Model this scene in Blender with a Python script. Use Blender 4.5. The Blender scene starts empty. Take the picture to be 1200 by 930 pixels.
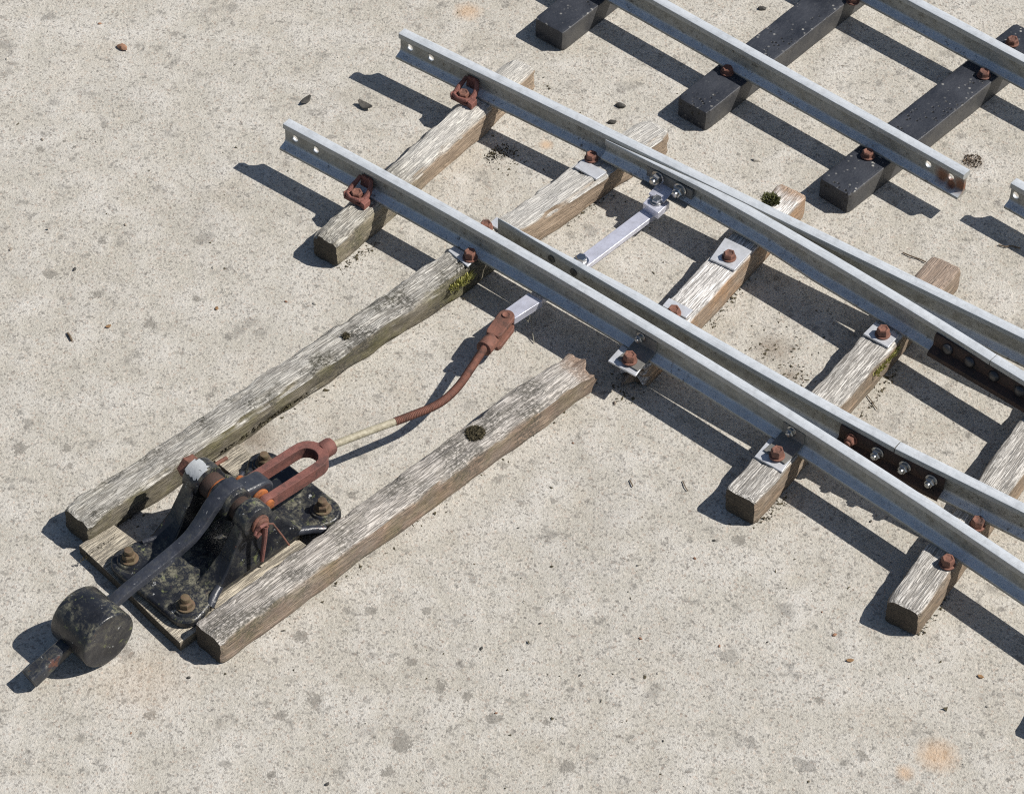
import bpy, bmesh, math, random
import numpy as np
from mathutils import Vector, Matrix, noise
R = math.radians
random.seed(7)
scene = bpy.context.scene
col = scene.collection

# ------------------------------------------------------------------ camera (solved from the photograph)
F_PX, TH, RO, H = 3718.12, 0.811518862, 0.0269427918, 2.2
ZW, ZB, HR = 0.0315, 0.0262, 0.0302       # timber sleeper top, plastic sleeper top, rail height
ZR, ZRB = ZW + HR, ZB + HR                # rail head levels
r0 = Vector((1, 0, 0)); u0 = Vector((0, math.sin(TH), math.cos(TH))); f0 = Vector((0, math.cos(TH), -math.sin(TH)))
c_, s_ = math.cos(RO), math.sin(RO)
cr = c_ * r0 + s_ * u0; cu = -s_ * r0 + c_ * u0
cam_d = bpy.data.cameras.new('camera'); cam = bpy.data.objects.new('camera', cam_d); col.objects.link(cam)
cam_d.sensor_width = 36; cam_d.lens = 36 * F_PX / 1200; cam_d.clip_end = 500; cam_d.clip_start = .05
M = Matrix.Identity(4)
for i in range(3):
    M[i][0] = cr[i]; M[i][1] = cu[i]; M[i][2] = -f0[i]
M[2][3] = H
cam.matrix_world = M
scene.camera = cam

def at(px, py, z=0.0):
    """ground position (m) of a measured point of the photograph lying at height z"""
    d = f0 + cr * ((px - 600) / F_PX) - cu * ((py - 465) / F_PX)
    t = (z - H) / d.z
    return Vector((d.x * t, d.y * t, z))
def at2(px, py, z): 
    v = at(px, py, z); return Vector((v.x, v.y))

# ------------------------------------------------------------------ light
sun_el, sun_az = R(48.9), R(1.2)
sd = Vector((math.cos(sun_el) * math.cos(sun_az), math.cos(sun_el) * math.sin(sun_az), math.sin(sun_el)))
sl = bpy.data.lights.new('sun', 'SUN'); sl.energy = 5.0; sl.angle = R(.53); sl.color = (1, .955, .89)
so = bpy.data.objects.new('sun', sl); col.objects.link(so); so.rotation_euler = sd.to_track_quat('Z', 'Y').to_euler(); so.location = (3, 2, 4)
w = bpy.data.worlds.new('World'); scene.world = w; w.use_nodes = True
nt = w.node_tree; nt.nodes.clear()
sky = nt.nodes.new('ShaderNodeTexSky'); sky.sky_type = 'NISHITA'; sky.sun_disc = False
sky.sun_elevation = sun_el; sky.sun_rotation = R(90) - sun_az
bg = nt.nodes.new('ShaderNodeBackground'); bg.inputs[1].default_value = .062
wo = nt.nodes.new('ShaderNodeOutputWorld')
nt.links.new(sky.outputs[0], bg.inputs[0]); nt.links.new(bg.outputs[0], wo.inputs[0])
scene.view_settings.view_transform = 'Standard'; scene.view_settings.look = 'None'; scene.view_settings.exposure = 0

# ------------------------------------------------------------------ materials
class NT:
    def __init__(s, name):
        s.m = bpy.data.materials.new(name); s.m.use_nodes = True; s.t = s.m.node_tree
        s.b = s.t.nodes['Principled BSDF']; s.o = s.t.nodes['Material Output']
    def n(s, t, **k):
        x = s.t.nodes.new(t)
        for a, v in k.items():
            if a.startswith('i_'): x.inputs[int(a[2:])].default_value = v
            elif a in x.inputs: x.inputs[a].default_value = v
            else: setattr(x, a, v)
        return x
    def l(s, a, b): s.t.links.new(a, b)
    def coord(s, scale=(1, 1, 1), kind='Object', loc=(0, 0, 0), rnd=True):
        tc = s.n('ShaderNodeTexCoord'); mp = s.n('ShaderNodeMapping'); mp.inputs['Scale'].default_value = scale; mp.inputs['Location'].default_value = loc
        out = tc.outputs[kind]
        if rnd:
            oi = s.n('ShaderNodeObjectInfo'); va = s.n('ShaderNodeVectorMath', operation='MULTIPLY_ADD'); va.inputs[1].default_value = (3, 3, 3)
            cb = s.n('ShaderNodeCombineXYZ')
            for i in range(3): s.l(oi.outputs['Random'], cb.inputs[i])
            s.l(cb.outputs[0], va.inputs[0]); s.l(out, va.inputs[2]); out = va.outputs[0]
        s.l(out, mp.inputs[0]); return mp.outputs[0]
    def noise(s, v, scale, detail=4, rough=.55, dist=0):
        x = s.n('ShaderNodeTexNoise'); x.inputs['Scale'].default_value = scale; x.inputs['Detail'].default_value = detail
        x.inputs['Roughness'].default_value = rough; x.inputs['Distortion'].default_value = dist; s.l(v, x.inputs['Vector']); return x.outputs['Fac']
    def vor(s, v, scale, feature='F1', out='Distance', rnd=1):
        x = s.n('ShaderNodeTexVoronoi', feature=feature); x.inputs['Scale'].default_value = scale; x.inputs['Randomness'].default_value = rnd; s.l(v, x.inputs['Vector']); return x.outputs[out]
    def ramp(s, f, stops):
        x = s.n('ShaderNodeMapRange', interpolation_type='SMOOTHSTEP') if False else s.n('ShaderNodeValToRGB')
        e = x.color_ramp.elements
        while len(e) < len(stops): e.new(.5)
        for i, (p, c) in enumerate(stops):
            e[i].position = p; e[i].color = (c, c, c, 1) if isinstance(c, (int, float)) else (*c, 1)
        s.l(f, x.inputs[0]); return x.outputs[0]
    def mr(s, f, a, b, c=0, d=1):
        x = s.n('ShaderNodeMapRange'); x.inputs[1].default_value = a; x.inputs[2].default_value = b; x.inputs[3].default_value = c; x.inputs[4].default_value = d
        s.l(f, x.inputs[0]); return x.outputs[0]
    def math(s, op, a, b=0.5):
        x = s.n('ShaderNodeMath', operation=op)
        for i, v in enumerate((a, b)):
            if isinstance(v, (int, float)): x.inputs[i].default_value = v
            else: s.l(v, x.inputs[i])
        return x.outputs[0]
    def mix(s, f, a, b, mode='MIX'):
        x = s.n('ShaderNodeMix', data_type='RGBA', blend_type=mode)
        for sock, v in ((x.inputs[0], f), (x.inputs[6], a), (x.inputs[7], b)):
            if isinstance(v, (int, float)): sock.default_value = v
            elif isinstance(v, tuple): sock.default_value = (*v, 1)
            else: s.l(v, sock)
        return x.outputs[2]
    def bump(s, h, strength=.5, dist=.001, prev=None):
        x = s.n('ShaderNodeBump'); x.inputs['Strength'].default_value = strength; x.inputs['Distance'].default_value = dist
        s.l(h, x.inputs['Height'])
        if prev: s.l(prev, x.inputs['Normal'])
        return x.outputs[0]
    def out(s, color=None, rough=None, metal=None, normal=None):
        for nme, v in (('Base Color', color), ('Roughness', rough), ('Metallic', metal), ('Normal', normal)):
            if v is None: continue
            if isinstance(v, (int, float)): s.b.inputs[nme].default_value = v
            elif isinstance(v, tuple): s.b.inputs[nme].default_value = (*v, 1)
            else: s.l(v, s.b.inputs[nme])
        return s.m

def m_concrete():
    k = NT('concrete'); v = k.coord(rnd=False)
    big = k.noise(v, 3.2, 5, .6); mid = k.noise(v, 22, 6, .65); fine = k.noise(v, 420, 4, .7); sand = k.noise(v, 950, 2, .6)
    c = k.mix(k.mr(big, .3, .7), (.505, .482, .42), (.555, .538, .482))
    c = k.mix(k.mr(mid, .42, .72), c, (.66, .645, .60)); c = k.mix(k.mr(k.noise(v, 75, 4, .7), .55, .75, 0, .35), c, (.38, .355, .305))
    c = k.mix(k.mr(k.noise(v, 6.5, 5, .7), .55, .75, 0, .5), c, (.50, .445, .355))
    c = k.mix(k.mr(fine, .3, .7, 0, .8), k.mix(1, c, (.80, .77, .74), 'MULTIPLY'), k.mix(1, c, (1.13, 1.13, 1.14), 'MULTIPLY'))
    # sand grains, light and dark
    vc = k.vor(v, 520, out='Color'); sep = k.n('ShaderNodeSeparateColor'); k.l(vc, sep.inputs[0])
    c = k.mix(k.mr(sep.outputs[0], .86, .9, 0, .50), c, (.17, .155, .14))
    c = k.mix(k.mr(sep.outputs[1], .9, .93, 0, .5), c, (.68, .62, .54))
    c = k.mix(k.mr(sep.outputs[2], .95, .97, 0, .25), c, (.36, .22, .15))
    # small dark pits
    cl = k.mr(k.noise(v, 8, 4, .65), .38, .62, .25, 1); cl2 = k.mr(k.noise(v, 14, 3, .6), .40, .62, .08, 1)
    for sc, th, a, dk in ((95, .11, .75, (.12, .11, .095)), (40, .12, .6, (.18, .165, .145)), (210, .17, .6, (.12, .11, .10)), (330, .17, .55, (.11, .10, .09))):
        vv = k.n('ShaderNodeVectorMath', operation='ADD'); k.l(v, vv.inputs[0]); nx = k.n('ShaderNodeTexNoise'); nx.inputs['Scale'].default_value = sc * 2.2
        k.l(v, nx.inputs['Vector']); sub = k.n('ShaderNodeVectorMath', operation='SCALE'); sub.inputs['Scale'].default_value = .9 / sc; k.l(nx.outputs['Color'], sub.inputs[0]); k.l(sub.outputs[0], vv.inputs[1])
        vo = k.n('ShaderNodeTexVoronoi'); vo.inputs['Scale'].default_value = sc; k.l(vv.outputs[0], vo.inputs['Vector'])
        sp = k.n('ShaderNodeSeparateColor'); k.l(vo.outputs['Color'], sp.inputs[0])
        size = k.math('MULTIPLY', k.mr(sp.outputs[0], .55, 1, 0, 1), th * 2)
        f = k.math('MULTIPLY', k.mr(k.math('SUBTRACT', vo.outputs['Distance'], size), -.09, .05, a, 0), cl2 if sc < 50 else (cl if sc < 100 else k.mr(mid, .35, .6, .45, 1)))
        c = k.mix(f, c, dk)
    # irregular grey blotches
    for sc, lo, hi, a, off in ((21, .675, .725, .42, 3.), (40, .675, .715, .48, 7.), (85, .67, .71, .5, 9.), (7, .60, .80, .16, 12.)):
        v2 = k.coord(loc=(off, off, 0), rnd=False)
        n_ = k.math('MULTIPLY_ADD', k.noise(v2, sc, 4, .6), .86)
        n_.node.inputs[2].default_value = 0
        n_ = k.math('ADD', n_, k.math('MULTIPLY', k.math('ADD', fine, sand), .11))
        c = k.mix(k.mr(n_, lo - .03, hi - .03, 0, a), c, (.15, .14, .125))
    # dark damp stains, local
    for (px, py, rx) in ((22, 524, .008), (78, 525, .005), (82, 545, .004), (516, 806, .007), (470, 872, .010), (455, 905, .006), (367, 821, .008), (330, 838, .006), (664, 898, .007), (318, 908, .005), (580, 842, .007), (640, 846, .004), (434, 716, .006), (352, 745, .007), (482, 775, .005), (548, 815, .005), (867, 632, .006), (500, 716, .005), (175, 838, .006), (240, 612, .004), (60, 322, .007), (120, 282, .005), (176, 380, .007), (48, 175, .005), (230, 350, .004), (345, 645, .006), (590, 545, .005), (1010, 885, .005), (960, 820, .004), (115, 345, .006)):
        q = at(px, py); vm = k.n('ShaderNodeVectorMath', operation='DISTANCE'); k.l(v, vm.inputs[0]); vm.inputs[1].default_value = (q.x, q.y, 0)
        d = k.math('ADD', vm.outputs['Value'], k.math('MULTIPLY', k.math('ADD', k.math('MULTIPLY', fine, .6), k.noise(v, 110, 5, .7)), rx * 3.2))
        c = k.mix(k.mr(d, rx * 3.3, rx * 3.65, .66, 0), c, (.20, .185, .16))
    # orange stains, local
    for (px, py, rx) in ((548, 14, .017), (1098, 885, .02), (1060, 905, .01), (640, 170, .008), (170, 800, .05)):
        q = at(px, py); vm = k.n('ShaderNodeVectorMath', operation='DISTANCE'); k.l(v, vm.inputs[0]); vm.inputs[1].default_value = (q.x, q.y, 0)
        d = k.math('ADD', vm.outputs['Value'], k.math('MULTIPLY', mid, rx))
        c = k.mix(k.mr(d, rx * .8, rx * 1.6, .5 if rx < .04 else .12, 0), c, (.60, .37, .19))
    # dirt patch between the sleepers
    for (px, py, rx) in ((905, 408, .018), (925, 440, .012), (1140, 190, .012), (300, 515, .02), (690, 178, .01)):
        q = at(px, py); vm = k.n('ShaderNodeVectorMath', operation='DISTANCE'); k.l(v, vm.inputs[0]); vm.inputs[1].default_value = (q.x, q.y, 0)
        d = k.math('ADD', vm.outputs['Value'], k.math('MULTIPLY', k.noise(v, 90, 5, .8), rx * 1.6))
        c = k.mix(k.mr(d, rx * .9, rx * 2.2, .55, 0), c, (.17, .12, .08))
    b = k.bump(fine, .75, .0020); b = k.bump(mid, .5, .006, b); b = k.bump(sand, .35, .0008, b)
    return k.out(c, .92, 0, b)

def m_wood(name, top=(.66, .635, .59), side=(.34, .25, .175), moss=.0, dark=.0, orange=0., brown=None, fade=None):
    k = NT(name); v = k.coord()
    g = k.n('ShaderNodeTexCoord')
    sepn = k.n('ShaderNodeSeparateXYZ'); k.l(g.outputs['Normal'], sepn.inputs[0])
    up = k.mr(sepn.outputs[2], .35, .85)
    warp = k.n('ShaderNodeMapping'); warp.inputs['Scale'].default_value = (1, 1, 1); k.l(v, warp.inputs[0])
    def grain(sx, sy, det=4, ro=.6, dist=0):
        mp = k.n('ShaderNodeMapping'); mp.inputs['Scale'].default_value = (sx, sy, sy); k.l(v, mp.inputs[0]); return k.noise(mp.outputs[0], 1, det, ro, dist)
    fine = grain(44, 1150, 3, .6); midg = grain(8, 330, 4, .55, .1); broad = grain(5, 45, 4, .6)
    c = k.mix(k.mr(broad, .35, .65), tuple(x * .82 for x in top), tuple(min(1, x * 1.12) for x in top))
    c = k.mix(k.mr(fine, .36, .64, .0, 1), k.mix(1, c, (.66, .64, .62), 'MULTIPLY'), k.mix(1, c, (1.22, 1.22, 1.22), 'MULTIPLY'))
    # cracks: thin iso lines of stretched noise
    cr1 = k.math('ABSOLUTE', k.math('SUBTRACT', midg, .5)); cr1 = k.mr(cr1, .0, .022, 1, 0)
    cr2 = k.math('ABSOLUTE', k.math('SUBTRACT', grain(2.5, 80, 3, .5, .1), .52)); cr2 = k.mr(cr2, .0, .014, 1, 0)
    dash = k.math('MULTIPLY', k.mr(grain(70, 950, 2, .5), .535, .575), k.mr(k.noise(v, 34, 4, .6), .30, .52, .25, 1))
    dash2 = k.mr(grain(30, 640, 2, .5), .575, .62)
    pits = k.math('MAXIMUM', dash, dash2)
    crack = k.math('MAXIMUM', k.math('MAXIMUM', k.math('MULTIPLY', cr1, k.mr(broad, .4, .6, .0, .9)), cr2), k.math('MULTIPLY', pits, .85))
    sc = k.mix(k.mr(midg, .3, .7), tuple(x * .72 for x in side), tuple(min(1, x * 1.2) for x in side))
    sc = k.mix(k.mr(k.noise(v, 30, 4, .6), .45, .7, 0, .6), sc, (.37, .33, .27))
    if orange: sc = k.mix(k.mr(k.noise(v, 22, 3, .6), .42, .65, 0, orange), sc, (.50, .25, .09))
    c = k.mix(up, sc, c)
    c = k.mix(k.math('MULTIPLY', crack, k.mr(up, 0, 1, .45, .72)), c, (.115, .102, .088))
    fd = 1.0
    if fade:
        fx = k.n('ShaderNodeSeparateXYZ'); k.l(g.outputs['Object'], fx.inputs[0]); fd = k.mr(fx.outputs[0], fade, fade + .05, 1, 0)
        c = k.mix(k.math('MULTIPLY', k.math('SUBTRACT', 1, fd), k.mr(up, 0, 1, .8, .0)), c, (.40, .30, .215)); c = k.mix(k.math('MULTIPLY', k.math('SUBTRACT', 1, fd), k.mr(up, 0, 1, .0, .35)), c, (.80, .78, .74))
    if dark:
        dm_ = k.math('MULTIPLY', k.mr(k.noise(v, 26, 4, .6), .46, .60, 0, 1), k.mr(k.noise(v, 330, 3, .7), .44, .54, .15, 1))
        c = k.mix(k.math('MULTIPLY', k.math('MULTIPLY', dm_, dark), fd), c, (.085, .08, .065))
    if moss:
        mm = k.mr(k.noise(v, 24, 6, .75), .46, .64, 0, moss)
        mm = k.math('MULTIPLY', k.math('MULTIPLY', mm, fd), k.mr(up, 0, 1, 1, .18))
        c = k.mix(mm, c, k.mix(k.noise(v, 300, 3), (.10, .10, .035), (.24, .22, .09)))
    if brown:
        bx = k.n('ShaderNodeSeparateXYZ'); k.l(g.outputs['Object'], bx.inputs[0])
        bf = k.mr(k.math('ADD', bx.outputs[0], k.math('MULTIPLY', k.noise(v, 60, 4, .7), .05)), brown[0], brown[0] + .02, 0, .85)
        c = k.mix(k.math('MULTIPLY', bf, k.mr(up, 0, 1, .5, 1)), c, k.mix(k.mr(midg, .35, .65), brown[1], tuple(x * .6 for x in brown[1])))
    # end grain, with the shade of the sunless ends painted into its colour
    en = k.mr(k.math('ABSOLUTE', sepn.outputs[0]), .6, .9)
    c = k.mix(k.math('MULTIPLY', en, .9), c, k.mix(k.noise(v, 140, 5, .7), (.035, .03, .024), (.12, .10, .075)))
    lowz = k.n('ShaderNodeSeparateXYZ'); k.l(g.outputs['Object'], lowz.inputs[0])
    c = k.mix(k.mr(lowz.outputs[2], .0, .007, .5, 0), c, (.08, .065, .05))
    h = k.math('SUBTRACT', k.math('MULTIPLY', fine, .5), k.math('MULTIPLY', crack, 1.0))
    b = k.bump(h, .8, .0016); b = k.bump(broad, .5, .003, b)
    return k.out(c, .88, 0, b)

def m_plastic():
    k = NT('black_plastic'); v = k.coord()
    g = k.n('ShaderNodeTexCoord'); sp = k.n('ShaderNodeSeparateXYZ'); k.l(g.outputs['Normal'], sp.inputs[0]); up = k.mr(sp.outputs[2], .4, .9)
    n1 = k.noise(v, 26, 5, .65); n2 = k.noise(v, 330, 4, .7)
    c = k.mix(k.mr(n1, .3, .7), (.018, .021, .029), (.040, .045, .058))
    c = k.mix(k.mr(n2, .5, .8, 0, .35), c, (.07, .078, .092))
    vo = k.n('ShaderNodeTexVoronoi'); vo.inputs['Scale'].default_value = 260; k.l(v, vo.inputs['Vector'])
    s3 = k.n('ShaderNodeSeparateColor'); k.l(vo.outputs['Color'], s3.inputs[0])
    clus = k.mr(k.noise(v, 30, 3, .5), .50, .66, 0, 1)
    wspk = k.math('MULTIPLY', k.math('MULTIPLY', k.mr(s3.outputs[0], .72, .76), k.mr(vo.outputs['Distance'], .25, .42, 1, 0)), k.math('ADD', k.math('MULTIPLY', clus, .75), .03))
    wspk = k.math('MULTIPLY', wspk, k.mr(up, 0, 1, .35, 1))
    c = k.mix(wspk, c, (.48, .47, .43))
    clus2 = k.mr(k.noise(k.coord(loc=(5, 2, 1)), 22, 3, .5), .52, .62, 0, 1)
    pit = k.math('MULTIPLY', k.math('MULTIPLY', k.mr(s3.outputs[1], .6, .64), k.mr(vo.outputs['Distance'], .3, .42, 1, 0)), clus2)
    c = k.mix(pit, c, (.006, .006, .006))
    # grey-brown dust on the sides, thinned on the ends to paint their shade
    dust = k.math('MULTIPLY', k.math('MULTIPLY', k.mr(up, 0, 1, 1, 0), k.mr(n1, .35, .6, .15, .6)), k.mr(k.math('ABSOLUTE', sp.outputs[0]), .5, .9, 1, .05))
    c = k.mix(dust, c, (.115, .108, .095))
    b = k.bump(k.math('SUBTRACT', n2, pit), .5, .001); b = k.bump(n1, .35, .003, b)
    return k.out(c, k.mr(n1, .3, .7, .42, .62), 0, b)

def m_rail(name='galvanised_rail', rusty=None):
    k = NT(name); v = k.coord(rnd=False)
    g = k.n('ShaderNodeTexCoord'); sp = k.n('ShaderNodeSeparateXYZ'); k.l(g.outputs['Normal'], sp.inputs[0])
    side = k.mr(k.math('ABSOLUTE', sp.outputs[2]), .25, .75, 1, 0)
    under = k.mr(sp.outputs[2], -.2, .1, 1, 0)
    ge = k.n('ShaderNodeSeparateXYZ'); k.l(g.outputs['Object'], ge.inputs[0])
    n1 = k.noise(v, 40, 5, .65); n2 = k.noise(v, 380, 4, .7); n3 = k.noise(v, 120, 4, .65)
    mp = k.n('ShaderNodeMapping'); mp.inputs['Rotation'].default_value = (0, 0, R(35)); k.l(g.outputs['Object'], mp.inputs[0])
    mp2 = k.n('ShaderNodeMapping'); mp2.inputs['Scale'].default_value = (12, 900, 60); k.l(mp.outputs[0], mp2.inputs[0]); streak = k.noise(mp2.outputs[0], 1, 3, .6)
    c = k.mix(k.mr(n1, .3, .7), (.60, .64, .675), (.74, .77, .795))
    c = k.mix(k.mr(streak, .35, .65, 0, .35), c, (.84, .87, .89))
    c = k.mix(k.mr(n3, .48, .68, 0, .55), c, (.42, .44, .46)); c = k.mix(k.mr(k.noise(mp2.outputs[0], 2.3, 3, .7), .56, .62, 0, .45), c, (.33, .34, .34))
    low = k.mr(ge.outputs[2], HR * .72, HR * .78, 1, 0)      # below the head
    dirt_shade = k.math('MULTIPLY', k.math('MULTIPLY', side, k.mr(low, 0, 1, .75, 1)), k.mr(n1, .3, .7, .7, 1.0))  # grime on the web; head sides get it too, painting in their shade
    dcol = k.mix(k.mr(n3, .35, .65), (.19, .18, .145), (.33, .32, .27))
    c = k.mix(dirt_shade, c, dcol)
    # dirt and specks on the foot near the web
    spk = k.math('MULTIPLY', k.mr(k.noise(v, 160, 5, .8), .56, .64, 0, .85), k.mr(k.noise(v, 14, 3, .6), .4, .62, .15, 1))
    c = k.mix(k.math('MULTIPLY', spk, low), c, (.075, .065, .05))
    metal = k.mr(dirt_shade, 0, 1, .3, .0); metal = k.math('MULTIPLY', metal, k.mr(k.math('MULTIPLY', spk, low), 0, 1, 1, .2))
    if rusty:
        f = None
        for q, rad in rusty:
            vm = k.n('ShaderNodeVectorMath', operation='DISTANCE'); k.l(g.outputs['Object'], vm.inputs[0]); vm.inputs[1].default_value = q
            d = k.mr(k.math('ADD', vm.outputs['Value'], k.math('MULTIPLY', n3, rad)), rad * .9, rad * 1.7, 1, 0)
            f = d if f is None else k.math('MAXIMUM', f, d)
        f = k.math('MULTIPLY', f, low)
        c = k.mix(f, c, k.mix(n2, (.055, .035, .025), (.33, .12, .05)))
        metal = k.math('MULTIPLY', metal, k.mr(f, 0, 1, 1, 0))
    b = k.bump(n2, .25, .0006); b = k.bump(n1, .3, .002, b)
    return k.out(c, k.mr(n3, .3, .7, .36, .52), metal, b)

def m_zinc(name, c1=(.74, .76, .80), rough=.38, metal=.35):
    k = NT(name); v = k.coord(); n1 = k.noise(v, 90, 5, .65); n2 = k.noise(v, 500, 3, .6)
    c = k.mix(k.mr(n1, .35, .7), c1, tuple(x * .66 for x in c1)); c = k.mix(k.mr(n2, .6, .75, 0, .35), c, (.2, .17, .13))
    return k.out(c, k.mr(n1, .3, .7, rough - .06, rough + .14), metal, k.bump(n2, .25, .0005))

def m_rust(name, a=(.27, .125, .088), b=(.15, .068, .048), dk=(.045, .03, .026)):
    k = NT(name); v = k.coord(); n1 = k.noise(v, 150, 6, .75); n2 = k.noise(v, 800, 4, .75); n3 = k.noise(v, 60, 5, .7)
    c = k.mix(k.mr(n1, .32, .68), a, b); c = k.mix(k.mr(n3, .48, .66, 0, .75), c, dk); c = k.mix(k.mr(n2, .58, .75, 0, .5), c, tuple(min(1, x * 1.5) for x in a))
    return k.out(c, k.mr(n2, .3, .7, .62, .88), .0, k.bump(n2, .6, .0007, k.bump(n1, .4, .0016)))

def m_paint(name='black_painted_iron', moss=.85, lift=1., rusty=.66):
    k = NT(name); v = k.coord(rnd=False)
    g = k.n('ShaderNodeTexCoord'); sp = k.n('ShaderNodeSeparateXYZ'); k.l(g.outputs['Normal'], sp.inputs[0])
    n1 = k.noise(v, 34, 5, .65); n2 = k.noise(v, 260, 5, .75); n3 = k.noise(v, 170, 6, .8)
    c = k.mix(k.mr(n1, .3, .7), (.010 * lift, .011 * lift, .014 * lift), (.026 * lift, .029 * lift, .038 * lift))
    lich = k.math('MULTIPLY', k.mr(n3, .46, .60, 0, moss), k.mr(n1, .44, .58, .0, 1))
    upm = k.mr(sp.outputs[2], .15, .85, .35, 1); lich = k.math('MULTIPLY', lich, upm)
    c = k.mix(lich, c, k.mix(n2, (.11, .105, .075), (.31, .295, .21)))
    grn = k.math('MULTIPLY', k.mr(k.noise(k.coord(loc=(2, 7, 1), rnd=False), 95, 5, .75), .60, .68, 0, moss), .8)
    c = k.mix(grn, c, (.21, .23, .10))
    chip = k.mr(k.noise(k.coord(loc=(9, 1, 4), rnd=False), 130, 4, .7), .67, .70, 0, .8)
    c = k.mix(chip, c, (.46, .47, .47))
    rs = k.mr(k.noise(k.coord(loc=(4, 4, 4), rnd=False), 60, 5, .7), rusty, rusty + .08, 0, .75)
    c = k.mix(rs, c, (.16, .06, .035))
    up = k.mr(sp.outputs[2], .1, .8, .35, 1)
    ro = k.math('MAXIMUM', k.mr(n2, .3, .7, .22, .40), k.math('MULTIPLY', k.math('MAXIMUM', lich, grn), .8))
    return k.out(c, ro, 0, k.bump(n1, .5, .004, k.bump(n2, .3, .0008)))

def m_plain(name, a, b, sc=200, rough=.9, var=0):
    k = NT(name); v = k.coord(); n1 = k.noise(v, sc, 4, .7)
    c = k.mix(k.mr(n1, .3, .7), a, b)
    return k.out(c, rough, 0, k.bump(n1, .5, .001))

MAT = dict(
    concrete=m_concrete(),
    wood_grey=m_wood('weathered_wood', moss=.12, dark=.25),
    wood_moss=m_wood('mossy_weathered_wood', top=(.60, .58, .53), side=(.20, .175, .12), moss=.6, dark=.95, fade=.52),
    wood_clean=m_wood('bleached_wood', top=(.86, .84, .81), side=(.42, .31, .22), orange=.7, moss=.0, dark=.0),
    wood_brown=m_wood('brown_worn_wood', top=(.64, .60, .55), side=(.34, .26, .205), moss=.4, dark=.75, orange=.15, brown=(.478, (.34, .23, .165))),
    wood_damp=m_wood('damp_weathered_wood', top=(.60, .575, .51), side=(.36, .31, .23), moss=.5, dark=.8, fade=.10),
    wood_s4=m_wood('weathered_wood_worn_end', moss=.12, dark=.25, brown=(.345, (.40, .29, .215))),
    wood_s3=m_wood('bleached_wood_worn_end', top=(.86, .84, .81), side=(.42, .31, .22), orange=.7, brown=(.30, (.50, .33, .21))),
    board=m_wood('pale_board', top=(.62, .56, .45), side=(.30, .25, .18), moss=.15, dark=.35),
    plastic=m_plastic(), rail=m_rail(),
    greyzinc=m_zinc('grimy_zinc', (.22, .215, .20), .5, .1), screw=m_zinc('screw_steel', (.09, .088, .08), .5, .3),
    paint_weight=m_paint('black_weight_paint', .9),
    paint_grip=m_paint('worn_grip_paint', .35, 1.3, .585),
    zinc=m_zinc('zinc_plate'), bright=m_zinc('bright_zinc', (.78, .79, .90), .34, .45), nut=m_zinc('steel_nut', (.60, .60, .59), .26, 1.0),
    darksteel=m_zinc('dark_steel', (.10, .10, .105), .4, .7),
    rust=m_rust('rusty_bolt'), redrust=m_rust('red_oxide_rust', (.245, .098, .078), (.15, .062, .050), (.06, .036, .032)),
    orust=m_rust('orange_rust', (.26, .11, .075), (.12, .058, .042), (.055, .035, .028)), brightrust=m_rust('bright_orange_rust', (.45, .15, .04), (.3, .09, .03)),
    mossrust=m_rust('grimy_rust', (.17, .10, .065), (.12, .105, .055), (.06, .045, .03)),
    darkrust=m_rust('dark_rust', (.085, .045, .032), (.035, .026, .022), (.02, .017, .015)),
    chair=m_rust('chair_rust', (.30, .125, .10), (.20, .08, .062), (.06, .03, .025)),
    paint=m_paint(), paint_clean_sheen=m_paint('black_lever_sheen_paint', .12, 2.0),  # cleaner lever paint, base colour lifted to paint in a bluish sheen
    tape=m_plain('yellowed_thread_tape', (.52, .48, .36), (.26, .225, .155), 300, .6),
    thread=m_plain('steel_thread', (.10, .085, .06), (.22, .19, .13), 400, .5),
    moss=m_plain('moss', (.22, .23, .05), (.55, .52, .20), 260, .95), drymoss=m_plain('dry_moss', (.035, .03, .018), (.12, .10, .055), 500, .95),
    olivemoss=m_plain('olive_moss', (.05, .055, .02), (.17, .18, .07), 400, .95),
    stone=m_plain('pebble_stone', (.20, .17, .14), (.36, .30, .24), 160), darkstone=m_plain('dark_grit', (.035, .033, .03), (.10, .095, .085), 260),
    brownstone=m_plain('brown_stone', (.36, .20, .12), (.22, .12, .08), 200), leaf=m_plain('dry_leaf', (.34, .21, .10), (.22, .12, .06), 300),
    palestone=m_plain('pale_stone', (.55, .52, .46), (.4, .37, .32), 200), gleaf=m_plain('olive_leaf', (.26, .24, .09), (.16, .15, .05), 300),
    twig=m_plain('twig', (.10, .07, .045), (.2, .15, .1), 300), wire=m_plain('wire', (.30, .29, .24), (.2, .19, .15), 300, .4),
    chip=m_plain('chipped_primer', (.50, .52, .53), (.36, .38, .39), 180, .55),
)

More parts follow.
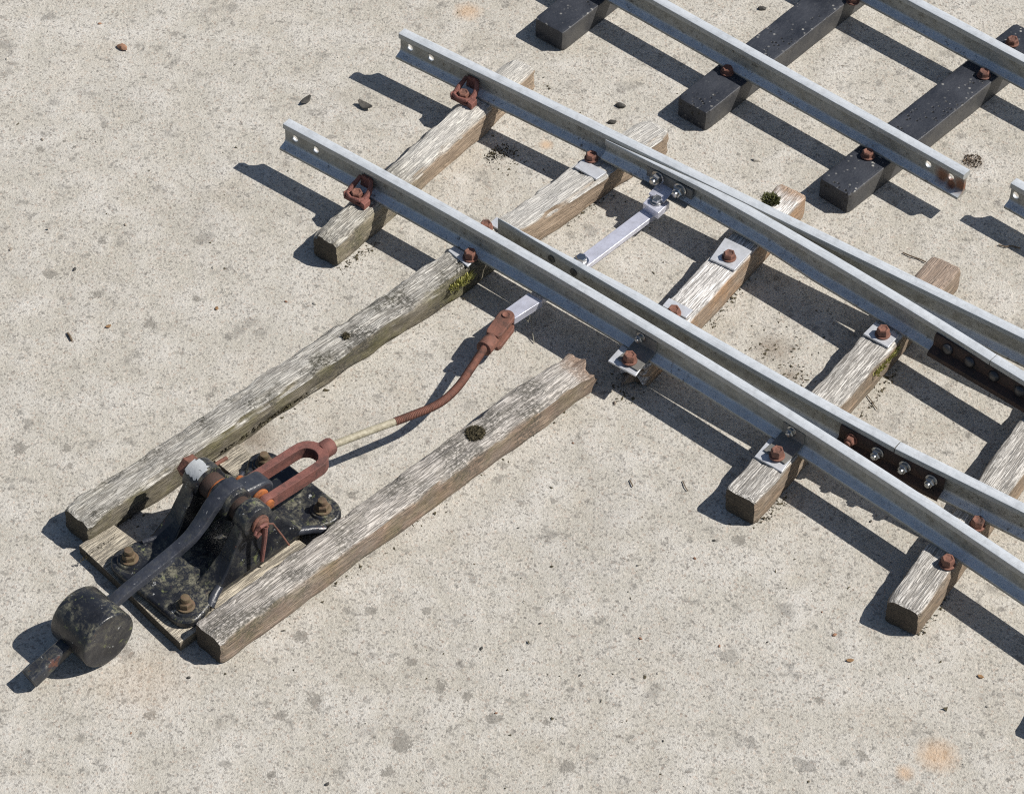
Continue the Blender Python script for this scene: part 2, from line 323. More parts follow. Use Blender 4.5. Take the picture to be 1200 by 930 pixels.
# ------------------------------------------------------------------ mesh helpers
class MB:
    def __init__(s): s.v = []; s.f = []
    def add(s, vs, fs):
        o = len(s.v); s.v += [Vector(x) for x in vs]; s.f += [[o + i for i in f] for f in fs]; return s
    def box(s, c, size, rot=None):
        a, b, d = [x / 2 for x in size]
        vs = [Vector((x, y, z)) for x in (-a, a) for y in (-b, b) for z in (-d, d)]
        if rot is not None: vs = [rot @ x for x in vs]
        return s.add([Vector(c) + x for x in vs], [(0, 1, 3, 2), (4, 6, 7, 5), (0, 4, 5, 1), (2, 3, 7, 6), (0, 2, 6, 4), (1, 5, 7, 3)])
    def prism(s, poly, a, b):
        """poly: list of 3D points, extruded from offset a to b (vectors)"""
        n = len(poly); a = Vector(a); b = Vector(b)
        return s.add([Vector(p) + a for p in poly] + [Vector(p) + b for p in poly], [list(range(n))[::-1], list(range(n, 2 * n))] + [(i, (i + 1) % n, n + (i + 1) % n, n + i) for i in range(n)])
    def rings(s, rs, cap=True, closed=False):
        n = len(rs[0]); vs = [p for r in rs for p in r]; fs = []
        m = len(rs)
        for k in range(m if closed else m - 1):
            k2 = (k + 1) % m
            for i in range(n):
                j = (i + 1) % n; fs.append((k * n + i, k * n + j, k2 * n + j, k2 * n + i))
        if cap and not closed: fs += [list(range(n))[::-1], [(m - 1) * n + i for i in range(n)]]
        return s.add(vs, fs)
    def cyl(s, a, b, r, n=24, r2=None, prof=None):
        """lathe from a to b; prof = [(t, radius)]"""
        a = Vector(a); b = Vector(b); d = b - a; q = d.normalized(); x = q.orthogonal().normalized(); y = q.cross(x)
        prof = prof or [(0, r), (1, r if r2 is None else r2)]
        return s.rings([[a + d * t + (x * math.cos(2 * math.pi * i / n) + y * math.sin(2 * math.pi * i / n)) * rr for i in range(n)] for t, rr in prof])
    def rcyl(s, a, b, r, n=28, bv=.001):
        L = (Vector(b) - Vector(a)).length; k = bv / L
        return s.cyl(a, b, r, n, prof=[(0, r - bv), (k * .3, r - bv * .35), (k, r), (1 - k, r), (1 - k * .3, r - bv * .35), (1, r - bv)])
    def tube(s, pts, r, n=14, ridge=0):
        pts = [Vector(p) for p in pts]; rs = []; up = Vector((0, 0, 1)); m = len(pts)
        for i, p in enumerate(pts):
            d = (pts[min(i + 1, m - 1)] - pts[max(i - 1, 0)]).normalized(); x = d.cross(up)
            x = x.normalized() if x.length > .05 else d.orthogonal().normalized(); y = x.cross(d)
            rr = r[i] if isinstance(r, (list, tuple)) else r
            if ridge: rr += ridge * (i % 2)
            rs.append([p + (x * math.cos(2 * math.pi * k / n) + y * math.sin(2 * math.pi * k / n)) * rr for k in range(n)])
        return s.rings(rs)
    def xf(s, m): s.v = [m @ x for x in s.v]; return s
    def mesh(s, name, mat, angle=35):
        me = bpy.data.meshes.new(name); me.from_pydata([tuple(x) for x in s.v], [], s.f)
        bm = bmesh.new(); bm.from_mesh(me); bmesh.ops.recalc_face_normals(bm, faces=bm.faces); bm.to_mesh(me); bm.free()
        me.materials.append(MAT[mat] if isinstance(mat, str) else mat); me.shade_smooth(); me.set_sharp_from_angle(angle=R(angle)); return me

def link(name, me, parent=None, bevel=0, seg=2):
    o = bpy.data.objects.new(name, me); col.objects.link(o)
    if parent is not None: o.parent = parent
    if bevel:
        b = o.modifiers.new('bevel', 'BEVEL'); b.width = bevel; b.segments = seg; b.limit_method = 'ANGLE'; b.angle_limit = R(38); b.harden_normals = False
    return o
def build(mb, name, mat, parent=None, world=True, bevel=0, angle=35, origin=None):
    """mesh given in world coordinates; stored relative to its parent (or its own origin)"""
    if parent is not None and world: mb.xf(parent.matrix_world.inverted())
    org = None
    if parent is None:
        org = Vector(origin) if origin is not None else Vector((sum(v.x for v in mb.v) / len(mb.v), sum(v.y for v in mb.v) / len(mb.v), min(v.z for v in mb.v)))
        mb.xf(Matrix.Translation(-org))
    o = link(name, mb.mesh(name, mat, angle), parent, bevel)
    if org is not None: o.location = org; o.matrix_world = Matrix.Translation(org)
    return o
def empty(name, loc, rz=0):
    o = bpy.data.objects.new(name, None); col.objects.link(o); o.location = loc; o.rotation_euler = (0, 0, rz)
    o.empty_display_size = .02
    o.matrix_world = Matrix.Translation(loc) @ Matrix.Rotation(rz, 4, 'Z'); return o
def tag(o, label=None, cat=None, group=None, kind=None):
    if label: o['label'] = label
    if cat: o['category'] = cat
    if group: o['group'] = group
    if kind: o['kind'] = kind
    return o
def place(name, me, parent, loc_world, rz=0, extra=None):
    """an object re-using mesh data, at a world position under a parent"""
    o = link(name, me, parent); m = Matrix.Translation(loc_world) @ Matrix.Rotation(rz, 4, 'Z')
    if extra is not None: m = m @ extra
    if parent is not None: m = parent.matrix_world.inverted() @ m
    o.matrix_basis = m; return o
def nz(*a): return noise.noise(Vector(a))

# ------------------------------------------------------------------ ground
g = MB(); S = 60
g.add([(-S, -S, 0), (S, -S, 0), (S, S, 0), (-S, S, 0)], [(0, 1, 2, 3)])
gm = bpy.data.meshes.new('concrete_ground'); gm.from_pydata([tuple(v) for v in g.v], [], g.f); gm.materials.append(MAT['concrete'])
ground = link('concrete_ground', gm); tag(ground, kind='structure')

# ------------------------------------------------------------------ shared small meshes
def hex_bolt(r=.0061, h=.0055, fr=.0073, dish=True):
    b = MB(); b.rcyl((0, 0, 0), (0, 0, .0018), fr, 28, .0006)
    n = 6; rs = []
    for z, k in ((.0017, 1), (.0017 + h * .8, 1), (.0017 + h, .86)): rs.append([Vector((math.cos(2 * math.pi * (i + .5) / n) * r * k, math.sin(2 * math.pi * (i + .5) / n) * r * k, z)) for i in range(n)])
    if dish:
        rs.append([Vector((p.x * .8, p.y * .8, p.z)) for p in rs[-1]]); rs.append([Vector((p.x * .7, p.y * .7, p.z - .0009)) for p in rs[-1]])
    b.rings(rs); return b
BOLT = hex_bolt().mesh('bolt', 'rust', 30)
BOLT_TALL = hex_bolt(.0063, .0075, .0076).mesh('bolt', 'rust', 30)
def nut_mb(r=.0056, h=.006, stud=.003):
    b = MB(); b.rcyl((0, 0, 0), (0, 0, .0012), r * 1.25, 24, .0004)
    n = 6; b.rings([[Vector((math.cos(2 * math.pi * i / n) * r * k, math.sin(2 * math.pi * i / n) * r * k, z)) for i in range(n)] for z, k in ((.0011, .9), (.0018, 1), (.0011 + h * .8, 1), (.0011 + h, .84))])
    b.rcyl((0, 0, h), (0, 0, h + stud + .001), r * .55, 16, .0006); return b
NUT = nut_mb(.0062, .0065, .0035).mesh('nut', 'nut', 30)
NUT_S = nut_mb(.0044, .0045, .0025).mesh('nut', 'nut', 30)
NUT_J = nut_mb(.0052, .0055, .003).mesh('nut', 'nut', 30)
NUT_RUST = nut_mb(.0052, .0055, .003).mesh('nut', 'orust', 30)

# ------------------------------------------------------------------ timbers
def timber(name, NL, NR, FL, FR, mat, label, zt=ZW, seed=0, round_=.0035, rough=.0012, rag=(0, 0), wid=None, cat='railway sleeper', group=None, ext=0, sag=0, chip=None, plank='timber', ztw=None):
    zp = zt
    nl, nr, fl, fr = [at2(*p, zp) for p in (NL, NR, FL, FR)]
    a, b = (nl + nr) / 2, (fl + fr) / 2
    d = (b - a).normalized(); n = Vector((-d.y, d.x))
    width = wid or ((abs((nl - nr).dot(n)) + abs((fl - fr).dot(n))) / 2)
    L = (b - a).length + ext; rz = math.atan2(d.y, d.x)
    root = empty(name, (a.x, a.y, 0), rz)
    tag(root, label, cat, group)
    NS = max(8, int(L / .004)); rs = []
    # rounded-rectangle ring, y across, z up
    def ring():
        P = []; hw, hh = width / 2, zt / 2; r = round_
        for (cx, cz, a0) in ((hw - r, hh - r, 0), (-(hw - r), hh - r, 90), (-(hw - r), -(hh - r), 180), (hw - r, -(hh - r), 270)):
            for q in range(4):
                an = R(a0 + q * 30); P.append((cx + r * math.cos(an), cz + r * math.sin(an)))
        out = []
        for i in range(len(P)):
            p, q = P[i], P[(i + 1) % len(P)]; out.append(p)
            if math.hypot(p[0] - q[0], p[1] - q[1]) > .006:
                for t in range(1, 7): out.append((p[0] + (q[0] - p[0]) * t / 7, p[1] + (q[1] - p[1]) * t / 7))
        return out
    base = ring(); s0 = seed * 13.7
    for k in range(NS + 1):
        x = L * k / NS; rr = []
        e0 = max(0, 1 - x / .006); e1 = max(0, 1 - (L - x) / .006)
        sh = 1 - .09 * e0 ** 2 * (1 if not rag[0] else 2.0) - .07 * e1 ** 2
        for (y, z) in base:
            nn = nz(x * 9 + s0, y * 60, z * 60) * rough * .6 + nz(x * 40 + s0, y * 260, z * 260) * rough * .5
            if z > zt * .38 and abs(y) > width * .38: nn -= rough * 1.1 * max(0, nz(x * 55 + s0, y * 20, 7) + .05) ** 1.2
            f = 1 + nn / (width / 2)
            yy, zz = y * sh * f, z * sh * f
            xx = x
            if k == 0: xx += -nz(y * 90 + s0, z * 90, 3) * (.001 + rag[0]) 
            if k == NS: xx += nz(y * 90 + s0, z * 90, 5) * (.001 + rag[1])
            wz = zz + zt / 2
            if rag[0] and x < .02: xx += (.02 - x) / .02 * rag[0] * (nz(y * 120 + s0, z * 150, 1) + .3); wz -= max(0, (.02 - x) / .02) * max(0, z) * .8 * max(0, nz(y * 80 + s0, 4, 8) + .2)
            if rag[1] and x > L - .022:
                t = (x - L + .022) / .022
                if z > 0 and chip: wz -= chip * min(1, t * 2.2) * max(0, .55 + nz(y * 110 + s0, x * 60, 2) * 1.2)
                xx += t * rag[1] * (nz(y * 120 + s0, z * 150, 9))
            yy += sag * math.sin(math.pi * x / L)
            rr.append(Vector((xx, yy, max(0.0002, wz))))
        rs.append(rr)
    m = MB(); m.rings(rs, cap=False)
    # end caps as fans with an uneven centre
    for rr, sgn in ((rs[0], 1), (rs[-1], -1)):
        c = sum(rr, Vector()) / len(rr); mid = [c + (p - c) * .55 + Vector((sgn * (.0008 + .0008 * nz(p.y * 300, p.z * 300, s0)), 0, 0)) for p in rr]
        n_ = len(rr); vs = rr + mid + [c]; fs = [(i, (i + 1) % n_, n_ + (i + 1) % n_, n_ + i) for i in range(n_)] + [(n_ + i, n_ + (i + 1) % n_, 2 * n_) for i in range(n_)]
        m.add(vs, fs)
    me = MB.mesh(m, plank, mat, 45)
    bm = bmesh.new(); bm.from_mesh(me); bmesh.ops.remove_doubles(bm, verts=bm.verts, dist=1e-6); bmesh.ops.recalc_face_normals(bm, faces=bm.faces); bm.to_mesh(me); bm.free()
    me.shade_smooth(); me.set_sharp_from_angle(angle=R(50))
    link(plank, me, root)
    root['w'] = 0; del root['w']
    return root, rz

SG = 'weathered wooden sleepers under the turnout'
T_S1, a_s1 = timber('wooden_sleeper', (366, 272), (396, 288), (598, 65), (627, 80), 'wood_damp', 'short grey wooden sleeper with rounded end, carrying the two rusty chairs', seed=1, round_=.006, rough=.0035, group=SG)
T_T2, a_t2 = timber('wooden_sleeper', (77, 596), (99, 613), (757, 135), (785, 156), 'wood_moss', 'long mossy grey timber running from the far side of the point lever under both rails', seed=2, rough=.0042, round_=.0045, wid=.0335, group=SG)
T_T3, a_t3 = timber('broken_timber', (227.5, 726.7), (259, 755), (666.7, 410.8), (698, 430), 'wood_brown', 'long timber with broken brown end and round moss plug, nearest the camera beside the lever', seed=3, rough=.003, round_=.004, wid=.0345, rag=(0, .006), chip=.006, cat='timber', group=SG)
T_S3, a_s3 = timber('wooden_sleeper', (723, 417), (754, 434), (912, 216), (946, 226), 'wood_s3', 'wooden sleeper with a rotted crumbling near end under the open blade', seed=4, rag=(.012, 0), wid=.034, group=SG)
T_S4, a_s4 = timber('wooden_sleeper', (851, 569.5), (886, 591.3), (1093, 299), (1127, 313), 'wood_s4', 'grey wooden sleeper with square plates at both rails and yellow moss on its side', seed=5, rough=.002, wid=.0345, group=SG)
T_S5, a_s5 = timber('wooden_sleeper', (1040, 699), (1078, 721), (1145, 558), (1183, 580), 'wood_grey', 'wooden sleeper at the right edge of the photo, held by rust bolts without plates', seed=6, rough=.0022, wid=.0345, ext=.30, group=SG)
T_S6, a_s6 = timber('wooden_sleeper', (1229, 832), (1267, 854), (1310, 700), (1348, 722), 'wood_grey', 'wooden sleeper beyond the right edge, casting the small shadow at lower right', seed=8, wid=.0345, ext=.25, group=SG)
BG = 'black plastic sleepers of the plain track'
def black(NL, NR, d, label, seed):
    FL = (NL[0] + d[0], NL[1] + d[1]); FR = (NR[0] + d[0], NR[1] + d[1])
    return timber('plastic_sleeper', NL, NR, FL, FR, 'plastic', label, zt=ZB, seed=seed, round_=.0013, rough=.0004, wid=.0395, group=BG, plank='body')
P_1, a_p = black((626.7, 20), (660.7, 39.5), (231, -182), 'black plastic sleeper cut by the top edge, leftmost of the black ones', 11)
P_2, _ = black((794.1, 112), (829.4, 133.2), (231, -182), 'black plastic sleeper in the middle of the plain track, ending beside the bleached wooden one', 12)
P_3, _ = black((959.5, 207), (997.4, 229.5), (229, -182), 'black plastic sleeper nearest the cut rail end, pitted along its middle', 13)

# ------------------------------------------------------------------ rails
def prof(h0=0., h1=.0115, w0=.0035, w1=.0070, g0=-.0054, g1=.0108, fb=0., ht=HR):
    """rail section, y measured from the near edge of the head to the far side, z up"""
    def up(s):  # far side then near side
        e, wv, f = (h1, w1, g1) if s > 0 else (h0, w0, g0)
        k = 1 if s > 0 else -1
        t = min(1, abs(f - wv) / .006); q = min(1, abs(e - wv) / .003)
        return [(f, fb), (f, fb + .0018), (f - k * .0006 * t, fb + .0027), (wv + k * .0022 * t, fb + .0050), (wv + k * .0006 * t, fb + .0066), (wv, fb + .0090),
                (wv, ht - .0100), (wv + k * .0006 * q, ht - .0080), (e - k * .0006 * q, ht - .0066), (e, ht - .0060), (e, ht - .0016), (e - k * min(.0005, (h1 - h0) * .2), ht - .0004), (e - k * min(.0014, (h1 - h0) * .35), ht)]
    a = up(1); b = up(-1)
    return a + b[::-1]
def fitline(pts, z, deg, s0=None, s1=None, n=60, ext=(0, 0)):
    P = np.array([list(at2(x, y, z)) for x, y in pts]); c = P.mean(0); u, s, v = np.linalg.svd(P - c); d = v[0] * np.sign(v[0][0]); nn = np.array([-d[1], d[0]])
    X = (P - c) @ d; Y = (P - c) @ nn; k = np.polyfit(X, Y, deg)
    xs = np.linspace(X.min() - ext[0], X.max() + ext[1], n); ys = np.polyval(k, xs)
    return [Vector((*(c + d * x + nn * y), 0)) for x, y in zip(xs, ys)]
def rail_mb(path, zb, pf):
    m = MB(); rs = []; N = len(path); acc = 0
    for i, p in enumerate(path):
        if i: acc += (path[i] - path[i - 1]).length
        d = (path[min(i + 1, N - 1)] - path[max(i - 1, 0)]).normalized(); n = Vector((-d.y, d.x, 0))
        rs.append([p + n * y + Vector((0, 0, z + zb)) for (y, z) in pf(acc)])
    return m.rings(rs)
def dirat(path, p):
    i = min(range(len(path)), key=lambda k: (path[k] - Vector((p[0], p[1], 0))).length); i = min(max(i, 1), len(path) - 2)
    d = (path[i + 1] - path[i - 1]).normalized(); return d, Vector((-d.y, d.x, 0)), path[i]
def cut_holes(o, centres):
    """drill round holes through the web of a rail mesh"""
    for (c, n, r) in centres:
        b = MB(); b.cyl(Vector(c) - n * .012, Vector(c) + n * .012, r, 20); cm = b.mesh('cutter', 'rail'); co = bpy.data.objects.new('cutter', cm); col.objects.link(co)
        md = o.modifiers.new('hole', 'BOOLEAN'); md.operation = 'DIFFERENCE'; md.object = co; md.solver = 'EXACT'
        bpy.context.view_layer.update(); dg = bpy.context.evaluated_depsgraph_get()
        me = bpy.data.meshes.new_from_object(o.evaluated_get(dg)); o.modifiers.clear(); o.data = me; bpy.data.objects.remove(co)
    o.data.shade_smooth(); o.data.set_sharp_from_angle(angle=R(35))
def rail(name, path, zb, pf, label, mat='rail', cat='rail', group=None):
    root = empty(name, (path[0].x, path[0].y, zb)); tag(root, label, cat, group)
    o = build(rail_mb(path, zb, pf), 'rail_bar', mat, root)
    return root, o
full = prof()
f_full = lambda s: full
fR1 = prof(0, .0112, .0032, .0065, -.0068, .0096)

pR1 = fitline([(331.3, 145.3), (373.3, 167.3), (480, 226), (500, 237.3), (585.3, 286.7), (660, 330.7), (713.3, 360), (840, 437.3), (907.7, 480), (1000, 539), (1091.7, 600), (1145, 634), (1200, 673.3)], ZR, 2, ext=(0, .14))
pR2 = fitline([(466.4, 40), (510.7, 60), (660, 134), (740, 172.7), (900, 250), (1081.7, 340), (1200, 396.7)], ZR, 1, ext=(0, .18))
pB2 = fitline([(711, 159.8), (740, 176.7), (820, 219.3), (900, 265.3), (1030, 340), (1100, 385.5), (1160, 422)], ZR, 2)
pB1 = fitline([(583.3, 255.3), (600, 265), (660, 300.7), (700, 325.5), (758.7, 361), (840, 408), (1000, 497.5), (1047.5, 525)], ZR, 3, n=90)
pB1c = fitline([(1048.5, 525.4), (1200, 600.8)], ZR, 1, ext=(-.0004, .14))
pB2c = fitline([(1160, 422), (1200, 446.5)], ZR, 1, ext=(-.0008, .15))
pR3 = fitline([(762, 0), (780, 9.7), (940, 97), (1000.7, 130), (1127.4, 207)], ZRB, 1, ext=(.18, 0))
pR4 = fitline([(1063.3, 0), (1200, 73.2)], ZRB, 1, ext=(.30, .16))
pR5 = [at(1184.9, 211.3, ZRB), None]; d34 = (pR3[-1] - pR3[0]).normalized(); pR5 = [Vector((pR5[0].x, pR5[0].y, 0)) + d34 * (.012 * i) for i in range(16)]

rR1, oR1 = rail('stock_rail', pR1, ZW, lambda s: fR1, 'curved outer rail nearest the camera, crossing the photo from the two-hole end at left')
rR2, oR2 = rail('stock_rail', pR2, ZW, f_full, 'straight outer rail on the far side of the turnout, starting at a two-hole end')
mR3 = m_rail('rail_with_rusty_end', rusty=None)
rR3, oR3 = rail('track_rail', pR3, ZB, f_full, 'plain track rail ending in a rusty drilled cut end on the black sleepers')
rR4, oR4 = rail('track_rail', pR4, ZB, f_full, 'plain track rail in the upper right corner, farther of the two on black sleepers')
rR5, oR5 = rail('track_rail', pR5, ZB - .004, f_full, 'short visible end of a further rail at the right edge beyond the rusty cut end')
# bolt holes
def web_hole(path, o, root, px, zb, r=.0041, zc=.0150):
    q = at(px[0], px[1], zb + zc); d, n, p = dirat(path, q)
    t = (Vector((q.x, q.y, 0)) - p).dot(d); c = p + d * t + n * .006 + Vector((0, 0, zb + zc)); return (c - root.location, n, r)
for path, o, root, zb, hs in ((pR1, oR1, rR1, ZW, [(346.7, 161.3), (371.3, 174.3)]), (pR2, oR2, rR2, ZW, [(481.7, 54.5), (505.7, 67)]), (pR3, oR3, rR3, ZB, [(1090, 190.5), (1116, 206)]), (pR5, oR5, rR5, ZB - .004, [(1198, 222)])):
    hl = [web_hole(path, o, root, h, zb) for h in hs]
    o.parent = None; cut_holes(o, hl); o.parent = root
d3, n3, _ = dirat(pR3, pR3[-1])
endp = pR3[-1] + n3 * .004 + Vector((0, 0, ZB + .012)) - rR3.location
mrr = m_rail('rail_with_rusty_end', rusty=[(tuple(endp - d3 * .004), .010), (tuple(endp - d3 * .026), .010), (tuple(endp - d3 * .014 + Vector((0, 0, -.004))), .008)]); oR3.data.materials[0] = mrr

# switch blades
L2 = sum((pB2[i + 1] - pB2[i]).length for i in range(len(pB2) - 1))
nR2 = (lambda d: Vector((-d.y, d.x, 0)))((pR2[-1] - pR2[0]).normalized())
def gapR2(p): return -(p - pR2[0]).dot(nR2)
acc = [0]
for i in range(1, len(pB2)): acc.append(acc[-1] + (pB2[i] - pB2[i - 1]).length)
def pfB2(s):
    p = pB2[min(range(len(acc)), key=lambda k: abs(acc[k] - s))]; D = max(0, gapR2(p))
    h1 = min(.0115, max(.0012, D - .0004)); w0 = min(.0035, max(.0014, D)); w1 = min(.007, w0 + .0015 + D * .25)
    g0 = -.0062; fb = .0048 if D < .014 else max(0, .0048 - (D - .014) * .8); g1 = min(.0108, max(w1 + .0005, D - .0062))
    return prof(0, h1, w0, w1, g0, g1, fb, HR - max(0, .0035 - s * .03))
pB2t = [p - Vector((-(pR2[-1] - pR2[0]).normalized().y, (pR2[-1] - pR2[0]).normalized().x, 0)) * max(0, .0016 - .012 * acc[i]) for i, p in enumerate(pB2)]
rB2, oB2 = rail('switch_blade', pB2t, ZW, pfB2, 'planed switch blade closed tight against the far straight rail', cat='switch blade')
L1 = .0
acc1 = [0]
for i in range(1, len(pB1)): acc1.append(acc1[-1] + (pB1[i] - pB1[i - 1]).length)
def pfB1(s):
    t = min(1, s / .17); t2 = min(1, max(0, (s - .12) / .12)); t3 = min(1, max(0, (s - .2) / .2))
    return prof(0, .0012 + .0103 * t, .0035 * t2, .0022 + .0048 * t, -.0054 * t3, .0062 + .0046 * t, 0, HR - .001 * (1 - t))
rB1, oB1 = rail('switch_blade', pB1, ZW, pfB1, 'planed switch blade standing open behind the near curved rail', cat='switch blade')
rC1, oC1 = rail('closure_rail', pB1c, ZW, f_full, 'straight rail continuing from the near blade past the dark four-nut joint')
rC2, oC2 = rail('closure_rail', pB2c, ZW, f_full, 'short stretch of rail continuing the far blade beyond its shadowed joint')

# fish plates at the two blade joints
def fishplate(path, px0, px1, bolts, label, nutmesh, zc=.0145, rust='darkrust'):
    q0 = at(*px0, ZR - .008); q1 = at(*px1, ZR - .008); d, n, p = dirat(path, (q0 + q1) / 2)
    d = (q1 - q0); d.z = 0; d.normalize(); n = Vector((-d.y, d.x, 0))
    base = path[-1] + n * 0.0
    a0 = (Vector((q0.x, q0.y, 0)) - base).dot(d); a1 = (Vector((q1.x, q1.y, 0)) - base).dot(d)
    root = empty('fishplate_joint', (base.x, base.y, ZW), math.atan2(d.y, d.x)); tag(root, label, 'rail joint', 'fishplate joints between blades and rails')
    sec = [(.0034, ZW + .0235), (.0012, ZW + .0225), (.0008, ZW + .0085), (-.0072, ZW + .0052), (-.0088, ZW + .0020), (-.0100, ZW + .0020), (-.0092, ZW + .0066), (-.0015, ZW + .0102), (-.0012, ZW + .0215), (.0002, ZW + .0243), (.0034, ZW + .0243)]
    m = MB(); m.rings([[base + d * a + n * y + Vector((0, 0, z)) for (y, z) in sec] for a in np.linspace(a0, a1, 12)])
    build(m, 'plate', rust, root)
    for i, (bx, by) in enumerate(bolts):
        q = at(bx, by, ZW + .016); t = (q - base).dot(d)
        rm = Matrix((d, Vector((0, 0, 1)), -n)).transposed().to_4x4() @ Matrix.Rotation(i * 1.1, 4, 'Z')
        pos = base + d * t + n * -.0013 + Vector((0, 0, ZW + .0158))
        o = link('nut', nutmesh[i] if isinstance(nutmesh, list) else nutmesh, root); o.matrix_basis = root.matrix_world.inverted() @ (Matrix.Translation(pos) @ rm)
    return root
fishplate(pB1, (988, 496.5), (1110, 559), [(1000, 512), (1028.5, 530), (1060, 547), (1092, 562)], 'dark rusty fishplate with four nuts joining the near blade to its rail', [NUT_RUST, NUT_J, NUT_J, NUT_J])
ROUND = MB().cyl((0, 0, 0), (0, 0, .004), .006, 24, prof=[(0, .006), (.3, .006), (.7, .0048), (1, .0028)]).mesh('bolt_head', 'darksteel', 40)
fishplate(pB2, (1101, 388), (1216, 455), [(1114, 406), (1139, 421.5), (1167.5, 438), (1197.5, 456)], 'shadowed rusty fishplate with domed bolt heads at the far blade joint', ROUND)

# ------------------------------------------------------------------ fastenings on the sleepers
def bolt_on(root, px, z, rz=0, tall=False):
    q = at(px[0], px[1], z + .006); q.z = z
    return place('bolt', BOLT_TALL if tall else BOLT, root, q, rz)
def plate_on(root, corners, z, th=.0022, mat='zinc', name='plate', bev=.0003):
    P = [at(x, y, z + th) for x, y in corners]; P = [Vector((p.x, p.y, z)) for p in P]
    m = MB(); m.prism(P, (0, 0, 0), (0, 0, th)); return build(m, name, mat, root, bevel=bev)
zt = ZW + .0004
plate_on(T_T2, [(525.3, 293.3), (532, 288.2), (557.8, 302.7), (548, 312)], zt); bolt_on(T_T2, (551, 297), zt + .0022, .3, True)
plate_on(T_T2, [(673.3, 195.3), (683, 186.5), (711, 201.3), (698.7, 210)], zt); bolt_on(T_T2, (693.3, 181), zt + .0022, .1)
plate_on(T_T2, [(573, 262), (582, 254), (600, 265), (592, 273)], zt); bolt_on(T_T2, (569.5, 262), zt + .0022, .6)
plate_on(T_S3, [(832, 303.5), (849.7, 278.3), (881.4, 293.5), (860.8, 316.3)], zt); bolt_on(T_S3, (854.8, 297), zt + .0022, .2)
plate_on(T_S3, [(776, 358), (784, 349), (812, 363), (804, 372)], zt); bolt_on(T_S3, (790, 362), zt + .0022, .5)
plate_on(T_S4, [(1011.7, 390.8), (1025.5, 377.2), (1053.6, 392.6), (1040.8, 406.7)], zt); bolt_on(T_S4, (1035, 387), zt + .0022, .4, True)
# two stacked plates on S4 / S3 near
plate_on(T_S4, [(884.2, 534.5), (903, 512), (932.5, 530), (916.5, 552.6)], zt, .002)
plate_on(T_S3, [(712.5, 422.5), (729, 404), (759, 421), (745, 440)], zt, .002)
bolt_on(T_S5, (1111, 656), zt, .2, True); bolt_on(T_S5, (1146, 611), zt, .5, True)
for rt, p in ((P_2, (852.5, 80)), (P_3, (1017.5, 178)), (P_3, (1153.5, 84)), (P_1, (717, -14)), (P_2, (1000, -3))):
    bolt_on(rt, p, ZB + .0003, random.random(), False)
bolt_on(P_3, (1187, 46), ZB + .0003, .2)

def rail_bracket(root, path, px_bolt, corners, boltpx, label=None):
    """L bracket: pad on the sleeper plate, step over the rail foot, upright against the web"""
    z0 = zt + .002
    nl, nf, ff, fr = [at2(x, y, z0 + .002) for x, y in corners]      # near-left, far-left, far-right, near-right
    q = at(*px_bolt, ZW + .015); d, n, p = dirat(path, q); t = (Vector((q.x, q.y, 0)) - p).dot(d); base = p + d * t
    hw = .0125
    sec = [(-.026, z0), (-.026, z0 + .0018), (-.0125, z0 + .0018), (-.0085, z0 + .0036), (.0002, z0 + .0062), (.0014, z0 + .0085), (.0014, z0 + .0185), (.0032, z0 + .0185), (.0032, z0 + .0078), (.0012, z0 + .0044), (-.0075, z0 + .0018), (-.0110, z0)]
    c = (nl + ff) / 2; off = (Vector((c.x, c.y, 0)) - base).dot(d)
    m = MB(); m.rings([[base + d * a + n * y + Vector((0, 0, z)) for (y, z) in sec] for a in (off - hw + .001, off + hw + .001)])
    br = build(m, 'bracket', 'greyzinc', root, bevel=.0003)
    rm = Matrix((d, Vector((0, 0, 1)), -n)).transposed().to_4x4()
    pos = base + n * .0014 + Vector((0, 0, ZW + .0165)); o = link('nut', NUT_S, br); o.matrix_basis = root.matrix_world.inverted() @ (Matrix.Translation(pos) @ rm)
    return br
rail_bracket(rR1, pR1, (926, 508), [(890, 531.6), (901.3, 518), (928, 531.6), (914, 547.7)], None)
rail_bracket(rR1, pR1, (750.5, 397), [(716, 422), (728.7, 409.3), (757, 426), (744, 439)], None)
bolt_on(T_S4, (911, 529), zt + .0038, .2, True); bolt_on(T_S3, (738, 417.5), zt + .0038, .6, True)

